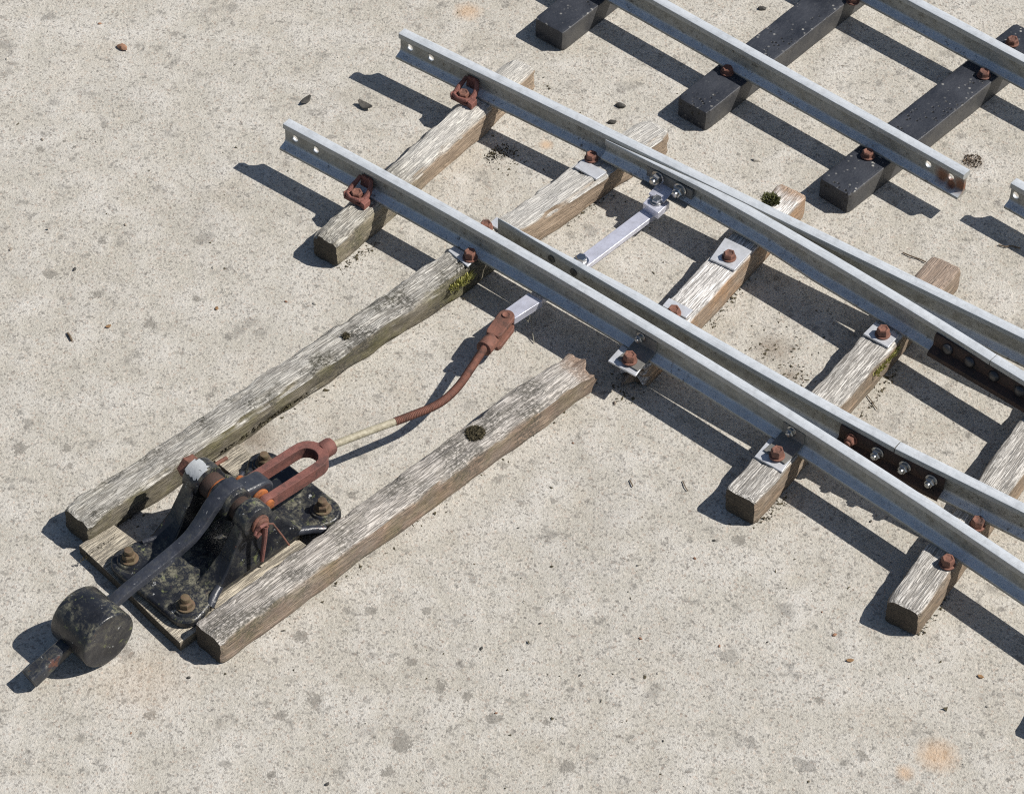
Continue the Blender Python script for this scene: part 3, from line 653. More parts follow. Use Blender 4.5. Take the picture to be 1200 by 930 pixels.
# rusty cast chairs on the first sleeper
def chair(root, px, path):
    q = at(*px, ZW + .004); d, n, p = dirat(path, q); t = (Vector((q.x, q.y, 0)) - p).dot(d); b = p + d * t
    def W(a, y, z): return b + d * a + n * y + Vector((0, 0, ZW + z))
    m = MB()
    m.prism([W(-.011, -.0225, 0), W(.0125, -.0225, 0), W(.0125, -.0085, 0), W(-.011, -.0085, 0)], (0, 0, 0), (0, 0, .0035))
    m.prism([W(.0105, -.0225, 0), W(.0165, -.0235, 0), W(.0165, -.0135, 0), W(.0105, -.012, 0)], (0, 0, 0), (0, 0, .0075))
    m.prism([W(-.0135, -.0200, 0), W(-.0095, -.0225, 0), W(-.0085, -.010, 0), W(-.0125, -.0095, 0)], (0, 0, 0), (0, 0, .0060))
    # curved collar round the bolt and two horns reaching to the web
    m.tube([W(-.0110, -.014, .004), W(-.0085, -.0195, .0055), W(-.001, -.0225, .0060), W(.0075, -.0205, .0062), W(.0105, -.014, .0055)], .0024, 10)
    m.tube([W(-.0100, -.0150, .0045), W(-.0100, -.0085, .0085), W(-.0085, -.0030, .0125), W(-.0075, .0012, .0165)], [.0030, .0028, .0023, .0020], 10)
    m.tube([W(.0100, -.0150, .0050), W(.0105, -.0090, .0090), W(.0090, -.0040, .0130), W(.0060, .0005, .0175)], [.0034, .0031, .0026, .0022], 10)
    m.prism([W(-.0075, -.0008, .005), W(.0075, -.0008, .005), W(.006, -.0002, .0185), W(-.006, -.0002, .0185)], (0, 0, 0), n * .003)
    o = build(m, 'chair', 'chair', root, bevel=.0006)
    pos = W(.0, -.0150, .0035)
    bl = link('bolt', BOLT, o); bl.matrix_basis = root.matrix_world.inverted() @ (Matrix.Translation(pos) @ Matrix.Rotation(.4, 4, 'Z'))
chair(T_S1, (427.5, 222), pR1)
chair(T_S1, (554, 103.5), pR2)

# ------------------------------------------------------------------ stretcher bar and blade bracket
def barpt(x, y, z=.0245): return at(x, y, z)
sb = empty('stretcher_bar', at(606, 365, 0)); tag(sb, 'bright flat metal bar passing under the rails from the rod clevis to the far blade', 'metal bar')
A0, A1 = at2(604.5, 342, .0245), at2(636.5, 354, .0245)
ze = .0245
nearL, nearR = at2(593, 376, ze), at2(636.5, 352.5, ze)
P0 = (at2(619, 343.5, ze) + at2(636.5, 352.5, ze)) / 2; P1 = (at2(746, 246, ze) + at2(766, 257, ze)) / 2
dB = (P1 - P0).normalized(); nB = Vector((-dB.y, dB.x)); wB = .0075
P0x = P0 - dB * 0.0; Pst = P0 - dB * .042 + dB * .042
bs = P0 ; m = MB()
# the near piece sticks out left of the curved rail to the clevis, the bar itself runs on below the rails
Pend = P1 + dB * .022
cst = P0 - dB * 0.0
near_c = (at2(606, 356, ze) + at2(619.5, 362.5, ze)) / 2
dN = (P0 - near_c).normalized()
bar_a = near_c + dN * .006
def flatbar(m, pts, wd, z0, z1):
    L_, R_ = [], []
    for i, p in enumerate(pts):
        d = (pts[min(i + 1, len(pts) - 1)] - pts[max(i - 1, 0)]).normalized(); n = Vector((-d.y, d.x)); L_.append(p + n * wd); R_.append(p - n * wd)
    poly = L_ + R_[::-1]
    m.prism([(p.x, p.y, z0) for p in poly], (0, 0, 0), (0, 0, z1 - z0))
flatbar(m, [bar_a, P0, P1, Pend], wB, ze - .006, ze)
build(m, 'bar', 'bright', sb, bevel=.0004)
zb2 = .033; Q = [at2(x, y, zb2) for x, y in ((619.1, 343.1), (635.8, 352.4), (603, 373.4), (588, 365.5))]
m = MB(); m.prism([(q.x, q.y, ze + .0002) for q in Q], (0, 0, 0), (0, 0, zb2 - ze)); build(m, 'bar_end', 'bright', sb, bevel=.0004)
# bolt through the bar beside the near blade
bq = at(681, 303, ze + .004); o = place('bolt', hex_bolt(.0058, .005, .008, False).mesh('bolt', 'nut', 30), sb, Vector((bq.x, bq.y, ze)), .3)
# far lug: block on the bar with a domed bolt
lug = MB(); Pl = [at(x, y, ze + .009) for x, y in ((753.5, 237.5), (766, 224), (785, 236.5), (771.5, 249.5))]
lug.prism([(p.x, p.y, ze) for p in Pl], (0, 0, 0), (0, 0, .0085)); lo = build(lug, 'lug', 'bright', sb, bevel=.0005)
bq = at(769.5, 235, ze + .0105); o = link('bolt', hex_bolt(.0054, .0042, .0066, False).mesh('bolt', 'nut', 30), lo); o.matrix_basis = sb.matrix_world.inverted() @ Matrix.Translation((bq.x, bq.y, ze + .0085))
# bracket plate on the far blade with two nuts
q0, q1 = at(757, 197, ZW + .020), at(813, 223, ZW + .020); d = q1 - q0; d.z = 0; Lb = d.length; d.normalize(); n = Vector((-d.y, d.x, 0))
db, nb_, pb = dirat(pB2, (q0 + q1) / 2)
d = db; n = nb_; b0 = pb + d * (Vector((q0.x, q0.y, 0)) - pb).dot(d)
sec = [(.0012, ZW + .0215), (-.0012, ZW + .0215), (-.0014, ZW + .0085), (-.0115, ZW + .0062), (-.0115, ZW + .0040), (.0012, ZW + .0062)]
m = MB(); m.rings([[b0 + d * a + n * y + Vector((0, 0, z)) for (y, z) in sec] for a in (0, Lb)]); bk = build(m, 'bracket', 'greyzinc', rB2, bevel=.0004)
for px in ((770.5, 208.5), (797, 222.5)):
    q = at(*px, ZW + .0150); t = (Vector((q.x, q.y, 0)) - b0).dot(d); pos = b0 + d * t - n * .0014 + Vector((0, 0, ZW + .0150))
    o = link('nut', NUT, bk); o.matrix_basis = rB2.matrix_world.inverted() @ (Matrix.Translation(pos) @ Matrix((d, Vector((0, 0, 1)), -n)).transposed().to_4x4() @ Matrix.Rotation(px[0], 4, 'Z'))
# tab from that bracket down to the lug
m = MB(); c0 = b0 + d * (Lb * .28); c1 = b0 + d * (Lb * .62)
m.prism([c0 - n * .0012 + Vector((0, 0, ZW + .0075)), c1 - n * .0012 + Vector((0, 0, ZW + .0075)), c1 - n * .018 + Vector((0, 0, ze + .0105)), c0 - n * .018 + Vector((0, 0, ze + .0105))], (0, 0, 0), (0, 0, .0022)); build(m, 'tab', 'bright', rB2, bevel=.0003)
# countersunk screw heads on the open blade's planed face
SCR = MB().cyl((0, 0, 0), (0, 0, .0012), .004, 20, prof=[(0, .0042), (.8, .0042), (1, .0034), (.7, .0022), (.1, .0010)]).mesh('screw', 'screw', 30)
for px in ((645.5, 304), (671.5, 319.5)):
    q = at(*px, ZW + .0190); d, n, p = dirat(pB1, q); t = (Vector((q.x, q.y, 0)) - p).dot(d); pos = p + d * t - n * .0001 + Vector((0, 0, ZW + .0190))
    o = link('screw', SCR, rB1); o.matrix_basis = rB1.matrix_world.inverted() @ (Matrix.Translation(pos) @ Matrix((d, Vector((0, 0, 1)), -n)).transposed().to_4x4())
# wires hanging from the bar
wr = MB(); wr.tube([at(620, 366, .018), at(622.5, 372, .012), at(623, 384, .008), at(626, 402, .001)], .0005, 6); wr.tube([at(616, 368, .018), at(617, 374, .013), at(619, 377, .014), at(621, 370, .02)], .0005, 6)
tag(build(wr, 'wire', 'wire'), 'thin bent wire hanging down from the bright bar beside the clevis', 'wire')

# ------------------------------------------------------------------ point lever (weighted hand lever) in its own frame
O = at(151.7, 655, .022); AZ = R(46.2)
def lever_root(name, label, cat):
    r = empty(name, (O.x, O.y, 0), AZ); return tag(r, label, cat)
def V(u, v, z): return Vector((u / 1000, -v / 1000, z / 1000))
lev = lever_root('point_lever', 'black cast iron weighted point lever with lichen patches, bolted between the two long timbers', 'point lever')
def part(mb, name, mat, parent=None, bevel=0, angle=35): return build(mb, name, mat, parent or lev, world=False, bevel=bevel, angle=angle)
# base plate with rounded lugs
def outline():
    P = []
    def arc(cu_, cv, r, a0, a1, n=8):
        for i in range(n + 1):
            a = R(a0 + (a1 - a0) * i / n); P.append((cu_ + r * math.cos(a), cv + r * math.sin(a)))
    arc(0, 0, 17, 270, 180); arc(0, 77, 17, 180, 70); P.append((24, 88)); P.append((34, 82)); P.append((134, 82)); P.append((146, 90)); arc(165, 77, 17, 120, 0)
    arc(165, -2, 17, 0, -110); P.append((142, -4)); P.append((34, -4)); P.append((18, -14))
    return P
ol = outline()
m = MB(); m.prism([V(u, v, 12) for u, v in ol], (0, 0, 0), (0, 0, .0085)); base = part(m, 'base_plate', 'paint', bevel=.0022)
rim = MB()
rim.tube([V(18, 88, 16), V(28, 84, 21), V(40, 79, 21.5), V(128, 79, 21.5), V(143, 87, 20), V(154, 92, 15)], .0042, 12); rim.tube([V(22, -8, 21), V(40, 0, 22), V(128, 0, 22), V(143, -8, 21)], .0028, 10)
part(rim, 'rim', 'paint_clean_sheen', base)
for (u, v) in ((0, 0), (0, 77), (165, 77), (165, -2)):
    b = MB(); b.cyl(V(u, v, 20), V(u, v, 22.5), .011, 28, prof=[(0, .012), (.6, .0115), (1, .0105)]); part(b, 'boss', 'paint', base)
    bm_ = hex_bolt(.0066, .006, .0085, False); bm_.rcyl((0, 0, .0065), (0, 0, .013), .0042, 18, .0008)
    me = bm_.mesh('bolt', 'mossrust', 30); o = link('bolt', me, base); o.location = V(u, v, 22.3); o.rotation_euler[2] = u * .7 + v
# housings: flared A frames with a boss
PU, PZ = 86, 69
def housing(v0, v1, lean, r=16.5):
    P = []
    P += [(24, 20), (34, 24), (52, 42)]
    for i in range(13):
        a = R(168 - i * 13); P.append((PU + r * math.cos(a), PZ + r * math.sin(a)))
    P += [(118, 44), (134, 26), (144, 20)]
    m = MB(); n = len(P)
    # flare: thicker at the foot
    def th(z): return 6.5 * (max(0, (PZ - 4 - z)) / 45) ** 1.4
    A = [V(u, v0 - th(z), z) for u, z in P]; B = [V(u, v1 + th(z), z) for u, z in P]
    m.rings([A, B]); return m
hl = part(housing(-2, 12, 0), 'bearing_post', 'paint', bevel=.0018)
hr_ = part(housing(66, 78, 0), 'bearing_post', 'paint', bevel=.0018)
for hp, (a, b) in ((hl, (-5, 14)), (hr_, (63, 81))):
    m = MB(); m.rcyl(V(PU, a, PZ), V(PU, b, PZ), .0172, 36, .0025); part(m, 'boss', 'paint', hp)
# ribs on the outer faces
for hp, v in ((hl, -8), (hr_, 84)):
    m = MB(); s = -1 if v < 0 else 1
    m.prism([V(80, v - s * 6, 20), V(92, v - s * 6, 20), V(89, v - s * 6, 56), V(82, v - s * 6, 56)], V(0, -s*2, 0), V(0, s * 2.5, 0)); part(m, 'rib', 'paint', hp, bevel=.001)
# chipped light primer on the far post
m = MB(); m.cyl(V(PU, -5.8, PZ), V(PU, 14.6, PZ), .01, 36)
rs = []
for k in range(9):
    v = -4.5 + 18 * k / 8
    rs.append([V(PU + 17.6 * math.cos(R(78 + 62 * i / 12 + 7 * nz(k * .9, i * .7, 1))), v, PZ + 17.6 * math.sin(R(78 + 62 * i / 12 + 7 * nz(k * .9, i * .7, 1)))) for i in range(13)])
m = MB(); vs = [p for r in rs for p in r]; m.add(vs, [(k * 13 + i, k * 13 + i + 1, (k + 1) * 13 + i + 1, (k + 1) * 13 + i) for k in range(8) for i in range(12) if not ((k in (0, 7)) and i in (0, 1, 11))])
part(m, 'primer_patch', 'chip', hl)
# shaft, collars, head and split pin
m = MB(); m.rcyl(V(PU, -14, PZ), V(PU, 87, PZ), .0075, 24, .001); sh = part(m, 'shaft', 'orust')
m = MB(); m.rcyl(V(PU, -18, PZ), V(PU, -8, PZ), .0115, 6, .0012); part(m, 'head', 'orust', sh)
m = MB(); m.rcyl(V(PU, 14, PZ), V(PU, 27, PZ), .0125, 32, .001); part(m, 'collar', 'darkrust', sh)
m = MB(); m.rcyl(V(PU, 26.5, PZ), V(PU, 30, PZ), .0135, 32, .0008); part(m, 'washer', 'brightrust', sh)
m = MB(); m.rcyl(V(PU, 53, PZ), V(PU, 63.5, PZ), .0115, 32, .001); part(m, 'collar', 'darkrust', sh)
m = MB(); m.rcyl(V(PU, 81, PZ), V(PU, 84, PZ), .0095, 28, .0008); part(m, 'washer', 'orust', sh)
m = MB()
m.tube([V(PU - 9, 88, PZ + 3), V(PU - 6, 90, PZ + 7), V(PU, 90, PZ + 6), V(PU + 3, 89, PZ)], .0018, 10)
m.tube([V(PU - 9, 88, PZ + 3), V(PU - 12, 89, PZ + 1), V(PU - 11, 90, PZ - 3), V(PU - 6, 90, PZ - 1)], .0017, 10)
m.tube([V(PU, 89, PZ + 2), V(PU - 3, 91, PZ - 12), V(PU - 9, 93, PZ - 34)], [.0030, .0024, .0019], 10)
part(m, 'split_pin', 'redrust', sh)
m = MB(); m.tube([V(PU + 1, 89, PZ + 5), V(PU + 7, 92, PZ + 3), V(PU + 13, 97, PZ - 14), V(PU + 17, 101, PZ - 27)], .0009, 8); part(m, 'wire_leg', 'orust', sh)

# lever arm: hub, curved arm, weight, end grip
arm = lever_arm = None
m = MB(); m.rcyl(V(PU, 29.5, PZ), V(PU, 53.5, PZ), .0165, 36, .002)
am = part(m, 'lever_hub', 'paint')
def ribbon(pts, hw, hh, n=40):
    """bar of rounded rectangular section swept along (u, v, z) points (smoothed)"""
    P = [Vector(p) for p in pts]; out = []
    for i in range(len(P) - 1):
        p0, p1, p2, p3 = P[max(i - 1, 0)], P[i], P[i + 1], P[min(i + 2, len(P) - 1)]
        for k in range(8):
            t = k / 8; out.append(.5 * ((2 * p1) + (p2 - p0) * t + (2 * p0 - 5 * p1 + 4 * p2 - p3) * t * t + (3 * p1 - p0 - 3 * p2 + p3) * t ** 3))
    out.append(P[-1]); rs = []
    for i, p in enumerate(out):
        d = (out[min(i + 1, len(out) - 1)] - out[max(i - 1, 0)]).normalized(); s = Vector((0, 1, 0)); s = (s - d * s.dot(d)).normalized(); up = d.cross(s)
        if up.z < 0: up = -up
        t = i / (len(out) - 1); W = hw[0] + (hw[1] - hw[0]) * t if isinstance(hw, tuple) else hw; Hh = hh[0] + (hh[1] - hh[0]) * t if isinstance(hh, tuple) else hh
        c = min(W, Hh) * .35; sec = [(W, -Hh + c), (W, Hh - c), (W - c * .3, Hh - c * .3), (W - c, Hh), (-W + c, Hh), (-W + c * .3, Hh - c * .3), (-W, Hh - c), (-W, -Hh + c), (-W + c, -Hh), (W - c, -Hh)]
        rs.append([p + s * a + up * b for a, b in sec])
    m = MB(); m.rings([[V(q.x, q.y, q.z) for q in r] for r in rs]); return m
part(ribbon([(96, 41.5, 82), (82, 41.5, 83), (66, 41.5, 76), (50, 41.8, 63), (28, 42, 53), (-36, 42, 45), (-60, 41.5, 39)], (8.2, 5.4), (4.5, 4.2)), 'lever_arm', 'paint_clean_sheen')
part(ribbon([(-60, 41, 33), (-100, 38.5, 24), (-130, 38, 16), (-147, 37, 11)], (6.4, 8), (6, 8)), 'end_grip', 'paint_grip', bevel=.0012)
# weight, a thick disc whose axis is the shaft direction
wm = MB(); rW = .0285; wc = (-78, 30)
prf = [(0, rW - .005), (.02, rW - .0025), (.05, rW - .0008), (.08, rW), (.5, rW), (.965, rW), (.985, rW - .0005), (.995, rW - .0013), (1, rW - .0025), (.985, rW - .008), (.985, .004)]
wm.cyl(V(wc[0], 17, wc[1]), V(wc[0], 65, wc[1]), rW, 56, prof=prf)
part(wm, 'weight', 'paint_weight')
# crank lug between the fork arms
m = MB()
Pc = [(78, 56), (78, 82)] + [(118 + 12.5 * math.cos(R(80 - i * 16)), 61 + 12.5 * math.sin(R(80 - i * 16))) for i in range(12)] + [(100, 46)]
m.rings([[V(u, v, z) for u, z in Pc] for v in (33, 52)]); part(m, 'crank', 'paint_clean_sheen', bevel=.0025)

# far side iron strap end and the packing boards
bd = lever_root('packing_board', 'pale flat board with broken edges under the front of the point lever', 'board')
def board(poly, z1, name, mat, parent, bev=.0006):
    m = MB(); m.prism([V(u, v, 0.1) for u, v in poly], (0, 0, 0), (0, 0, z1 / 1000)); return build(m, name, mat, parent, world=False, bevel=bev)
board([(-17, -52), (-19, 0), (-24, 60), (-26, 98), (22, 98), (24, -20), (22, -52)], 11.4, 'plank', 'board', bd)
bd2 = lever_root('packing_strip', 'narrow pale strip of board between the lever plate and the bare timber', 'board')
board([(22.6, 66), (22.6, 98), (132, 98), (130, 66)], 11.4, 'plank', 'board', bd2)
bd3 = lever_root('packing_board', 'small worn pale board under the back of the point lever', 'board')
board([(140, -45), (140, 30), (172, 30), (170, -45)], 11.4, 'plank', 'board', bd3)
# rusty strap lying along the far timber behind the lever
m = MB(); m.tube([V(128, -38, 13), V(140, -39, 13), V(150, -38, 13)], .002, 8)
tag(build(m.xf(lev.matrix_world), 'rusty_rod', 'orust'), 'rusty iron rod lying between the far timber and the back of the point lever', 'iron rod')

# ------------------------------------------------------------------ connecting rod: fork, bent threaded rod, clevis
rod = lever_root('connecting_rod', 'rusty bent rod from the red fork at the lever to the bright bar', 'connecting rod')
def rpart(mb, name, mat, parent=None, bevel=0): return build(mb, name, mat, parent or rod, world=False, bevel=bevel)
# fork in plan: outer U and inner U, extruded in z, then tilted slightly
def fork():
    vc = 45; P = []
    ow, iw = 18.6, 10.8
    outer = [(112, -ow), (168, -ow)] + [(178 + 19 * math.cos(R(a)), ow * math.sin(R(a)) ) for a in range(-80, 81, 16)] + [(168, ow), (112, ow)]
    inner = [(112, -iw), (172, -iw)] + [(176 + 10.5 * math.cos(R(a)), iw * math.sin(R(a))) for a in range(-80, 81, 16)] + [(172, iw), (112, iw)]
    n = len(outer); z0 = lambda u: 51 - (u - 112) * .06; hgt = 13.5
    vs = []
    for (u, v) in outer: vs += [V(u, vc + v, z0(u)), V(u, vc + v, z0(u) + hgt)]
    for (u, v) in inner: vs += [V(u, vc + v, z0(u)), V(u, vc + v, z0(u) + hgt)]
    fs = []; k = 2 * n
    for i in range(n - 1):
        a, b = 2 * i, 2 * i + 2
        fs += [(a, b, b + 1, a + 1), (k + a, k + a + 1, k + b + 1, k + b), (a + 1, b + 1, k + b + 1, k + a + 1), (a, k + a, k + b, b)]
    e = 2 * (n - 1); fs += [(0, 1, k + 1, k), (e, k + e, k + e + 1, e + 1)]
    m = MB(); m.add(vs, fs)
    # rounded eyes at both ends
    for s in (-1, 1):
        m.rcyl(V(113, vc + s * iw, 58.5), V(113, vc + s * ow, 58.5), .0078, 24, .0008)
    return m
fk = rpart(fork(), 'fork', 'redrust', bevel=.0012)
m = MB(); m.rcyl(V(193, 45, 53), V(208, 45.5, 52.5), .0085, 24, .003); rpart(m, 'neck', 'redrust', fk)
m = MB(); m.rcyl(V(113, 22, 59), V(113, 66, 59), .0055, 20, .001); rpart(m, 'pin', 'brightrust', fk)
m = MB(); m.rcyl(V(111, 52.5, 61), V(111, 55.5, 61), .0098, 28, .001); rpart(m, 'washer', 'brightrust', fk)
# rod path
Winv = rod.matrix_world.inverted()
def loc(px, py, z): return Winv @ at(px, py, z)
ctl = [V(206, 45.5, 52.5), loc(430, 506, .049), loc(480, 487.5, .044), loc(513, 473.5, .040), loc(535, 455, .036), loc(553, 430, .036), loc(569, 405, .0355)]
def smooth(P, k=14):
    out = []
    for i in range(len(P) - 1):
        p0, p1, p2, p3 = P[max(i - 1, 0)], P[i], P[i + 1], P[min(i + 2, len(P) - 1)]
        for j in range(k):
            t = j / k; out.append(.5 * ((2 * p1) + (p2 - p0) * t + (2 * p0 - 5 * p1 + 4 * p2 - p3) * t * t + (3 * p1 - p0 - 3 * p2 + p3) * t ** 3))
    return out + [P[-1]]
def resample(P, step):
    out = [P[0]]; need = step
    for i in range(len(P) - 1):
        a, b = P[i], P[i + 1]; L = (b - a).length; pos = 0
        while L - pos >= need: pos += need; out.append(a + (b - a) * (pos / L)); need = step
        need -= L - pos
    return out
path = resample(smooth(ctl), .0009)
LT = len(path); i1 = next(i for i, p in enumerate(path) if (rod.matrix_world @ p - at(393, 519, .051)).length < .004); i2 = min(range(LT), key=lambda i: (rod.matrix_world @ path[i] - at(462, 494.5, .046)).length)
m = MB(); m.tube(path[:i1 + 2], .0036, 16, ridge=.0005); rd = rpart(m, 'threaded_end', 'thread')
m = MB(); m.tube([p for i, p in enumerate(path[i1:i2 + 1])], .0036, 16, ridge=.0002); rpart(m, 'tape_wrap', 'tape', rd)
m = MB(); m.tube(path[i2:], .0036, 16, ridge=.0006); rpart(m, 'rod', 'orust')
# clevis at the bar
dC = (rod.matrix_world.to_3x3().inverted() @ Vector((dN.x, dN.y, 0))).normalized()
E0 = path[-1]; tipc = Winv @ at(593, 370, .0385)
dcl = (tipc - E0); dcl.z = 0; dcl.normalize(); ncl = Vector((-dcl.y, dcl.x, 0)); zc = .0215
def C(a, y, z): return Vector((E0.x, E0.y, 0)) + dcl * a + ncl * y + Vector((0, 0, z))
m = MB(); m.rcyl(C(-.004, 0, .0345), C(.010, 0, .0325), .0080, 28, .0012); cl = rpart(m, 'clevis', 'orust')
m = MB(); m.rcyl(C(.0085, 0, .0325), C(.0170, 0, .0315), .0070, 26, .001)
Lc = (tipc - E0).length
def cheek(z0, z1):
    P = [(.0135, -.0062), (.0175, -.0080)] + [(Lc + .0 + .0083 * math.cos(R(a)), .0083 * math.sin(R(a))) for a in range(-90, 91, 15)] + [(.0175, .0080), (.0135, .0062)]
    mm = MB(); mm.prism([C(a, y, z0) for a, y in P], (0, 0, 0), (0, 0, z1 - z0)); return mm
rpart(m, 'neck', 'orust', cl)
rpart(cheek(.0334, .0390), 'cheek', 'orust', cl, bevel=.001); rpart(cheek(.0185, .0243), 'cheek', 'orust', cl, bevel=.001)
m = MB(); m.cyl(C(Lc, 0, .016), C(Lc, 0, .0405), .0045, 22, prof=[(0, .0045), (.93, .0045), (1, .0036), (.965, .0022), (.965, .0006)]); rpart(m, 'pin', 'orust', cl)

# ------------------------------------------------------------------ moss, leaves, debris
def tuft(name, centre, rad, n, h, mat, label, flat=.4, stretch=None, cat='moss'):
    m = MB(); rnd = random.Random(int(centre.x * 9999) ^ n)
    core = MB()
    for i in range(n):
        a = rnd.random() * 6.283; r = rad * math.sqrt(rnd.random()); x, y = math.cos(a) * r, math.sin(a) * r
        if stretch is not None:
            t, s = stretch; p = t * (rnd.random() * 2 - 1) * s + Vector((x, y, 0)) * .8
        else: p = Vector((x, y, 0))
        edge = 1 - (r / rad) ** 2; base = centre + p + Vector((0, 0, h * edge * flat * .8))
        d = Vector((x / rad * .8 + rnd.gauss(0, .45), y / rad * .8 + rnd.gauss(0, .45), .6 + rnd.random() * .7)).normalized(); L = h * (.35 + rnd.random() * .6)
        s = d.orthogonal().normalized() * (.00035 + rnd.random() * .0005)
        q = Matrix.Rotation(rnd.random() * 6.28, 3, d) @ s
        m.add([base - q, base + q, base + d * L * .6 + q * .8, base + d * L, base + d * L * .6 - q * .8], [(0, 1, 2, 3, 4)])
    o = build(m, name, mat); tag(o, label, cat); return o
def crumbs(n, spots, name, mat, label):
    rnd = random.Random(5); m = MB()
    for _ in range(n):
        a, b, sp = rnd.choice(spots); t = rnd.random(); px = a[0] + (b[0] - a[0]) * t; py = a[1] + (b[1] - a[1]) * t
        q = at(px, py); q = Vector((q.x + rnd.gauss(0, sp), q.y + rnd.gauss(0, sp), 0)); s = .0004 + .0011 * rnd.random() ** 3
        vs = [q + Vector((rnd.gauss(0, s), rnd.gauss(0, s), abs(rnd.gauss(0, s * .6)) + .0001)) for _ in range(4)]
        m.add(vs, [(0, 1, 2), (0, 2, 3), (0, 3, 1), (1, 3, 2)])
    o = build(m, name, mat, origin=(0, 0, 0)); o.data.shade_flat(); tag(o, label, 'soil crumbs', kind='stuff'); return o
def onw(px, py, z=ZW): return at(px, py, z)
def dome(name, c, rad, h, mat, label, cat='moss', n=700):
    """rough cushion of moss made of many small tufts over a lumpy core"""
    m = MB(); rs = []
    for j in range(7):
        t = j / 6 * math.pi / 2; rs.append([c + Vector((math.cos(a) * math.cos(t) * rad * (1 + .12 * nz(a, j, 3)), math.sin(a) * math.cos(t) * rad * (1 + .12 * nz(a * 1.3, j, 9)), math.sin(t) * h * (.8 + .2 * nz(a * 2, j, 1)))) for a in [6.283 * i / 26 for i in range(26)]])
    m.rings(rs)
    rnd = random.Random(3)
    for i in range(n):
        t = math.acos(rnd.random()); a = rnd.random() * 6.283; nrm = Vector((math.sin(t) * math.cos(a), math.sin(t) * math.sin(a), math.cos(t))); b = c + Vector((nrm.x * rad, nrm.y * rad, nrm.z * h)) * .95
        d = (nrm + Vector((rnd.gauss(0, .4), rnd.gauss(0, .4), rnd.gauss(0, .3)))).normalized(); s = d.orthogonal().normalized() * .0005; q = Matrix.Rotation(rnd.random() * 6.28, 3, d) @ s; L = .0012 + rnd.random() * .0016
        m.add([b - q, b + q, b + d * L], [(0, 1, 2)])
    o = build(m, name, mat); tag(o, label, cat); return o
dome('moss_cushion', onw(557, 509, ZW - .001), .0098, .0045, 'drymoss', 'round dark moss cushion filling the hole in the bare near timber')
dome('moss_cushion', onw(405.5, 394.5, ZW - .001), .0035, .003, 'drymoss', 'small dark moss plug in the top of the long mossy timber', n=150)
tuft('moss_tuft', onw(903, 235, ZW), .0085, 420, .006, 'olivemoss', 'green spiky moss tuft on the far end of the rotted sleeper')
tuft('moss_tuft', onw(540, 309, ZW - .001), .006, 260, .003, 'drymoss', 'dark crumbly moss beside the plate on the long mossy timber', stretch=(Vector((.8, -.55, 0)), .008))
tuft('moss_tuft', onw(689, 205, ZW - .001), .005, 260, .003, 'drymoss', 'dark crumbly moss beside the plate near the tip of the closed blade', stretch=(Vector((.8, -.55, 0)), .009))
dm = Vector((math.cos(a_t2), math.sin(a_t2), 0)); nm = Vector((dm.y, -dm.x, 0))
tuft('moss_tuft', onw(538, 331, .020), .008, 500, .007, 'moss', 'yellow-green moss hanging on the side of the long mossy timber by the near rail', stretch=(dm, .012))
tuft('moss_tuft', at(521, 352, .004), .005, 160, .006, 'moss', 'small yellow-green moss tuft on the concrete at the foot of the mossy timber', stretch=(dm, .006))
d4 = Vector((math.cos(a_s4), math.sin(a_s4), 0))
tuft('moss_tuft', at(1038, 424, .022), .004, 420, .006, 'moss', 'pale yellow moss trailing down the side of the sleeper with two square plates', stretch=(d4, .022))
tuft('moss_tuft', at(306, 495, .008), .005, 900, .0035, 'drymoss', 'brown dried moss strip along the foot of the mossy timber behind the fork', stretch=(dm, .055))
tuft('moss_tuft', at(116, 644, .009), .002, 160, .004, 'drymoss', 'brown dried moss at the lever end of the mossy timber on the board', stretch=(dm, .02))
tuft('moss_tuft', at(1140, 189, .0), .010, 240, .0025, 'twig', 'brown clump of dead moss on the concrete beside the rusty cut rail end')
tuft('moss_tuft', at(585, 180, .0), .01, 130, .004, 'drymoss', 'loose dark moss crumbs on the concrete beside the first wooden sleeper', stretch=(Vector((.7, .7, 0)), .012))

def stone(name, px, py, r, mat, label, group=None, cat='stone', sq=.6, seed=0, el=1.3, ang=0, z=0):
    bm = bmesh.new(); bmesh.ops.create_icosphere(bm, subdivisions=2, radius=1)
    for v in bm.verts:
        k = 1 + .28 * nz(v.co.x * 1.3 + seed, v.co.y * 1.3, v.co.z * 1.3) * 1.6; v.co = Vector((v.co.x * el * k, v.co.y * k / el, v.co.z * k * sq)) * r
    me = bpy.data.meshes.new(name); bm.to_mesh(me); bm.free(); me.materials.append(MAT[mat]); me.shade_smooth(); me.set_sharp_from_angle(angle=R(30))
    o = link(name, me); q = at(px, py, z); o.location = (q.x, q.y, z + r * sq * .72); o.rotation_euler = (0, 0, ang)
    tag(o, label, cat, group); return o
def flake(name, px, py, L, W_, ang, mat, label, cat, curl=.3, group=None, z=.0004):
    m = MB(); n = 7; vs = []
    for i in range(n + 1):
        t = i / n; wv = W_ * math.sin(math.pi * min(.97, max(.04, t))) ** .7
        for s in (-1, 0, 1): vs.append(Vector(((t - .5) * L, s * wv, z + curl * L * ((t - .5) ** 2) * 1.2 + (abs(s) * curl * W_ * .5))))
    fs = [(i * 3 + j, i * 3 + j + 1, (i + 1) * 3 + j + 1, (i + 1) * 3 + j) for i in range(n) for j in range(2)]
    m.add(vs, fs); me = m.mesh(name, mat, 60); o = link(name, me); q = at(px, py, 0); o.location = (q.x, q.y, 0); o.rotation_euler = (0, 0, ang)
    s = o.modifiers.new('thickness', 'SOLIDIFY'); s.thickness = .0004
    tag(o, label, cat, group); return o
stone('brown_pebble', 143, 57, .0048, 'brownstone', 'flat brown pebble lying on the open concrete near the upper left', seed=2, ang=-.5)
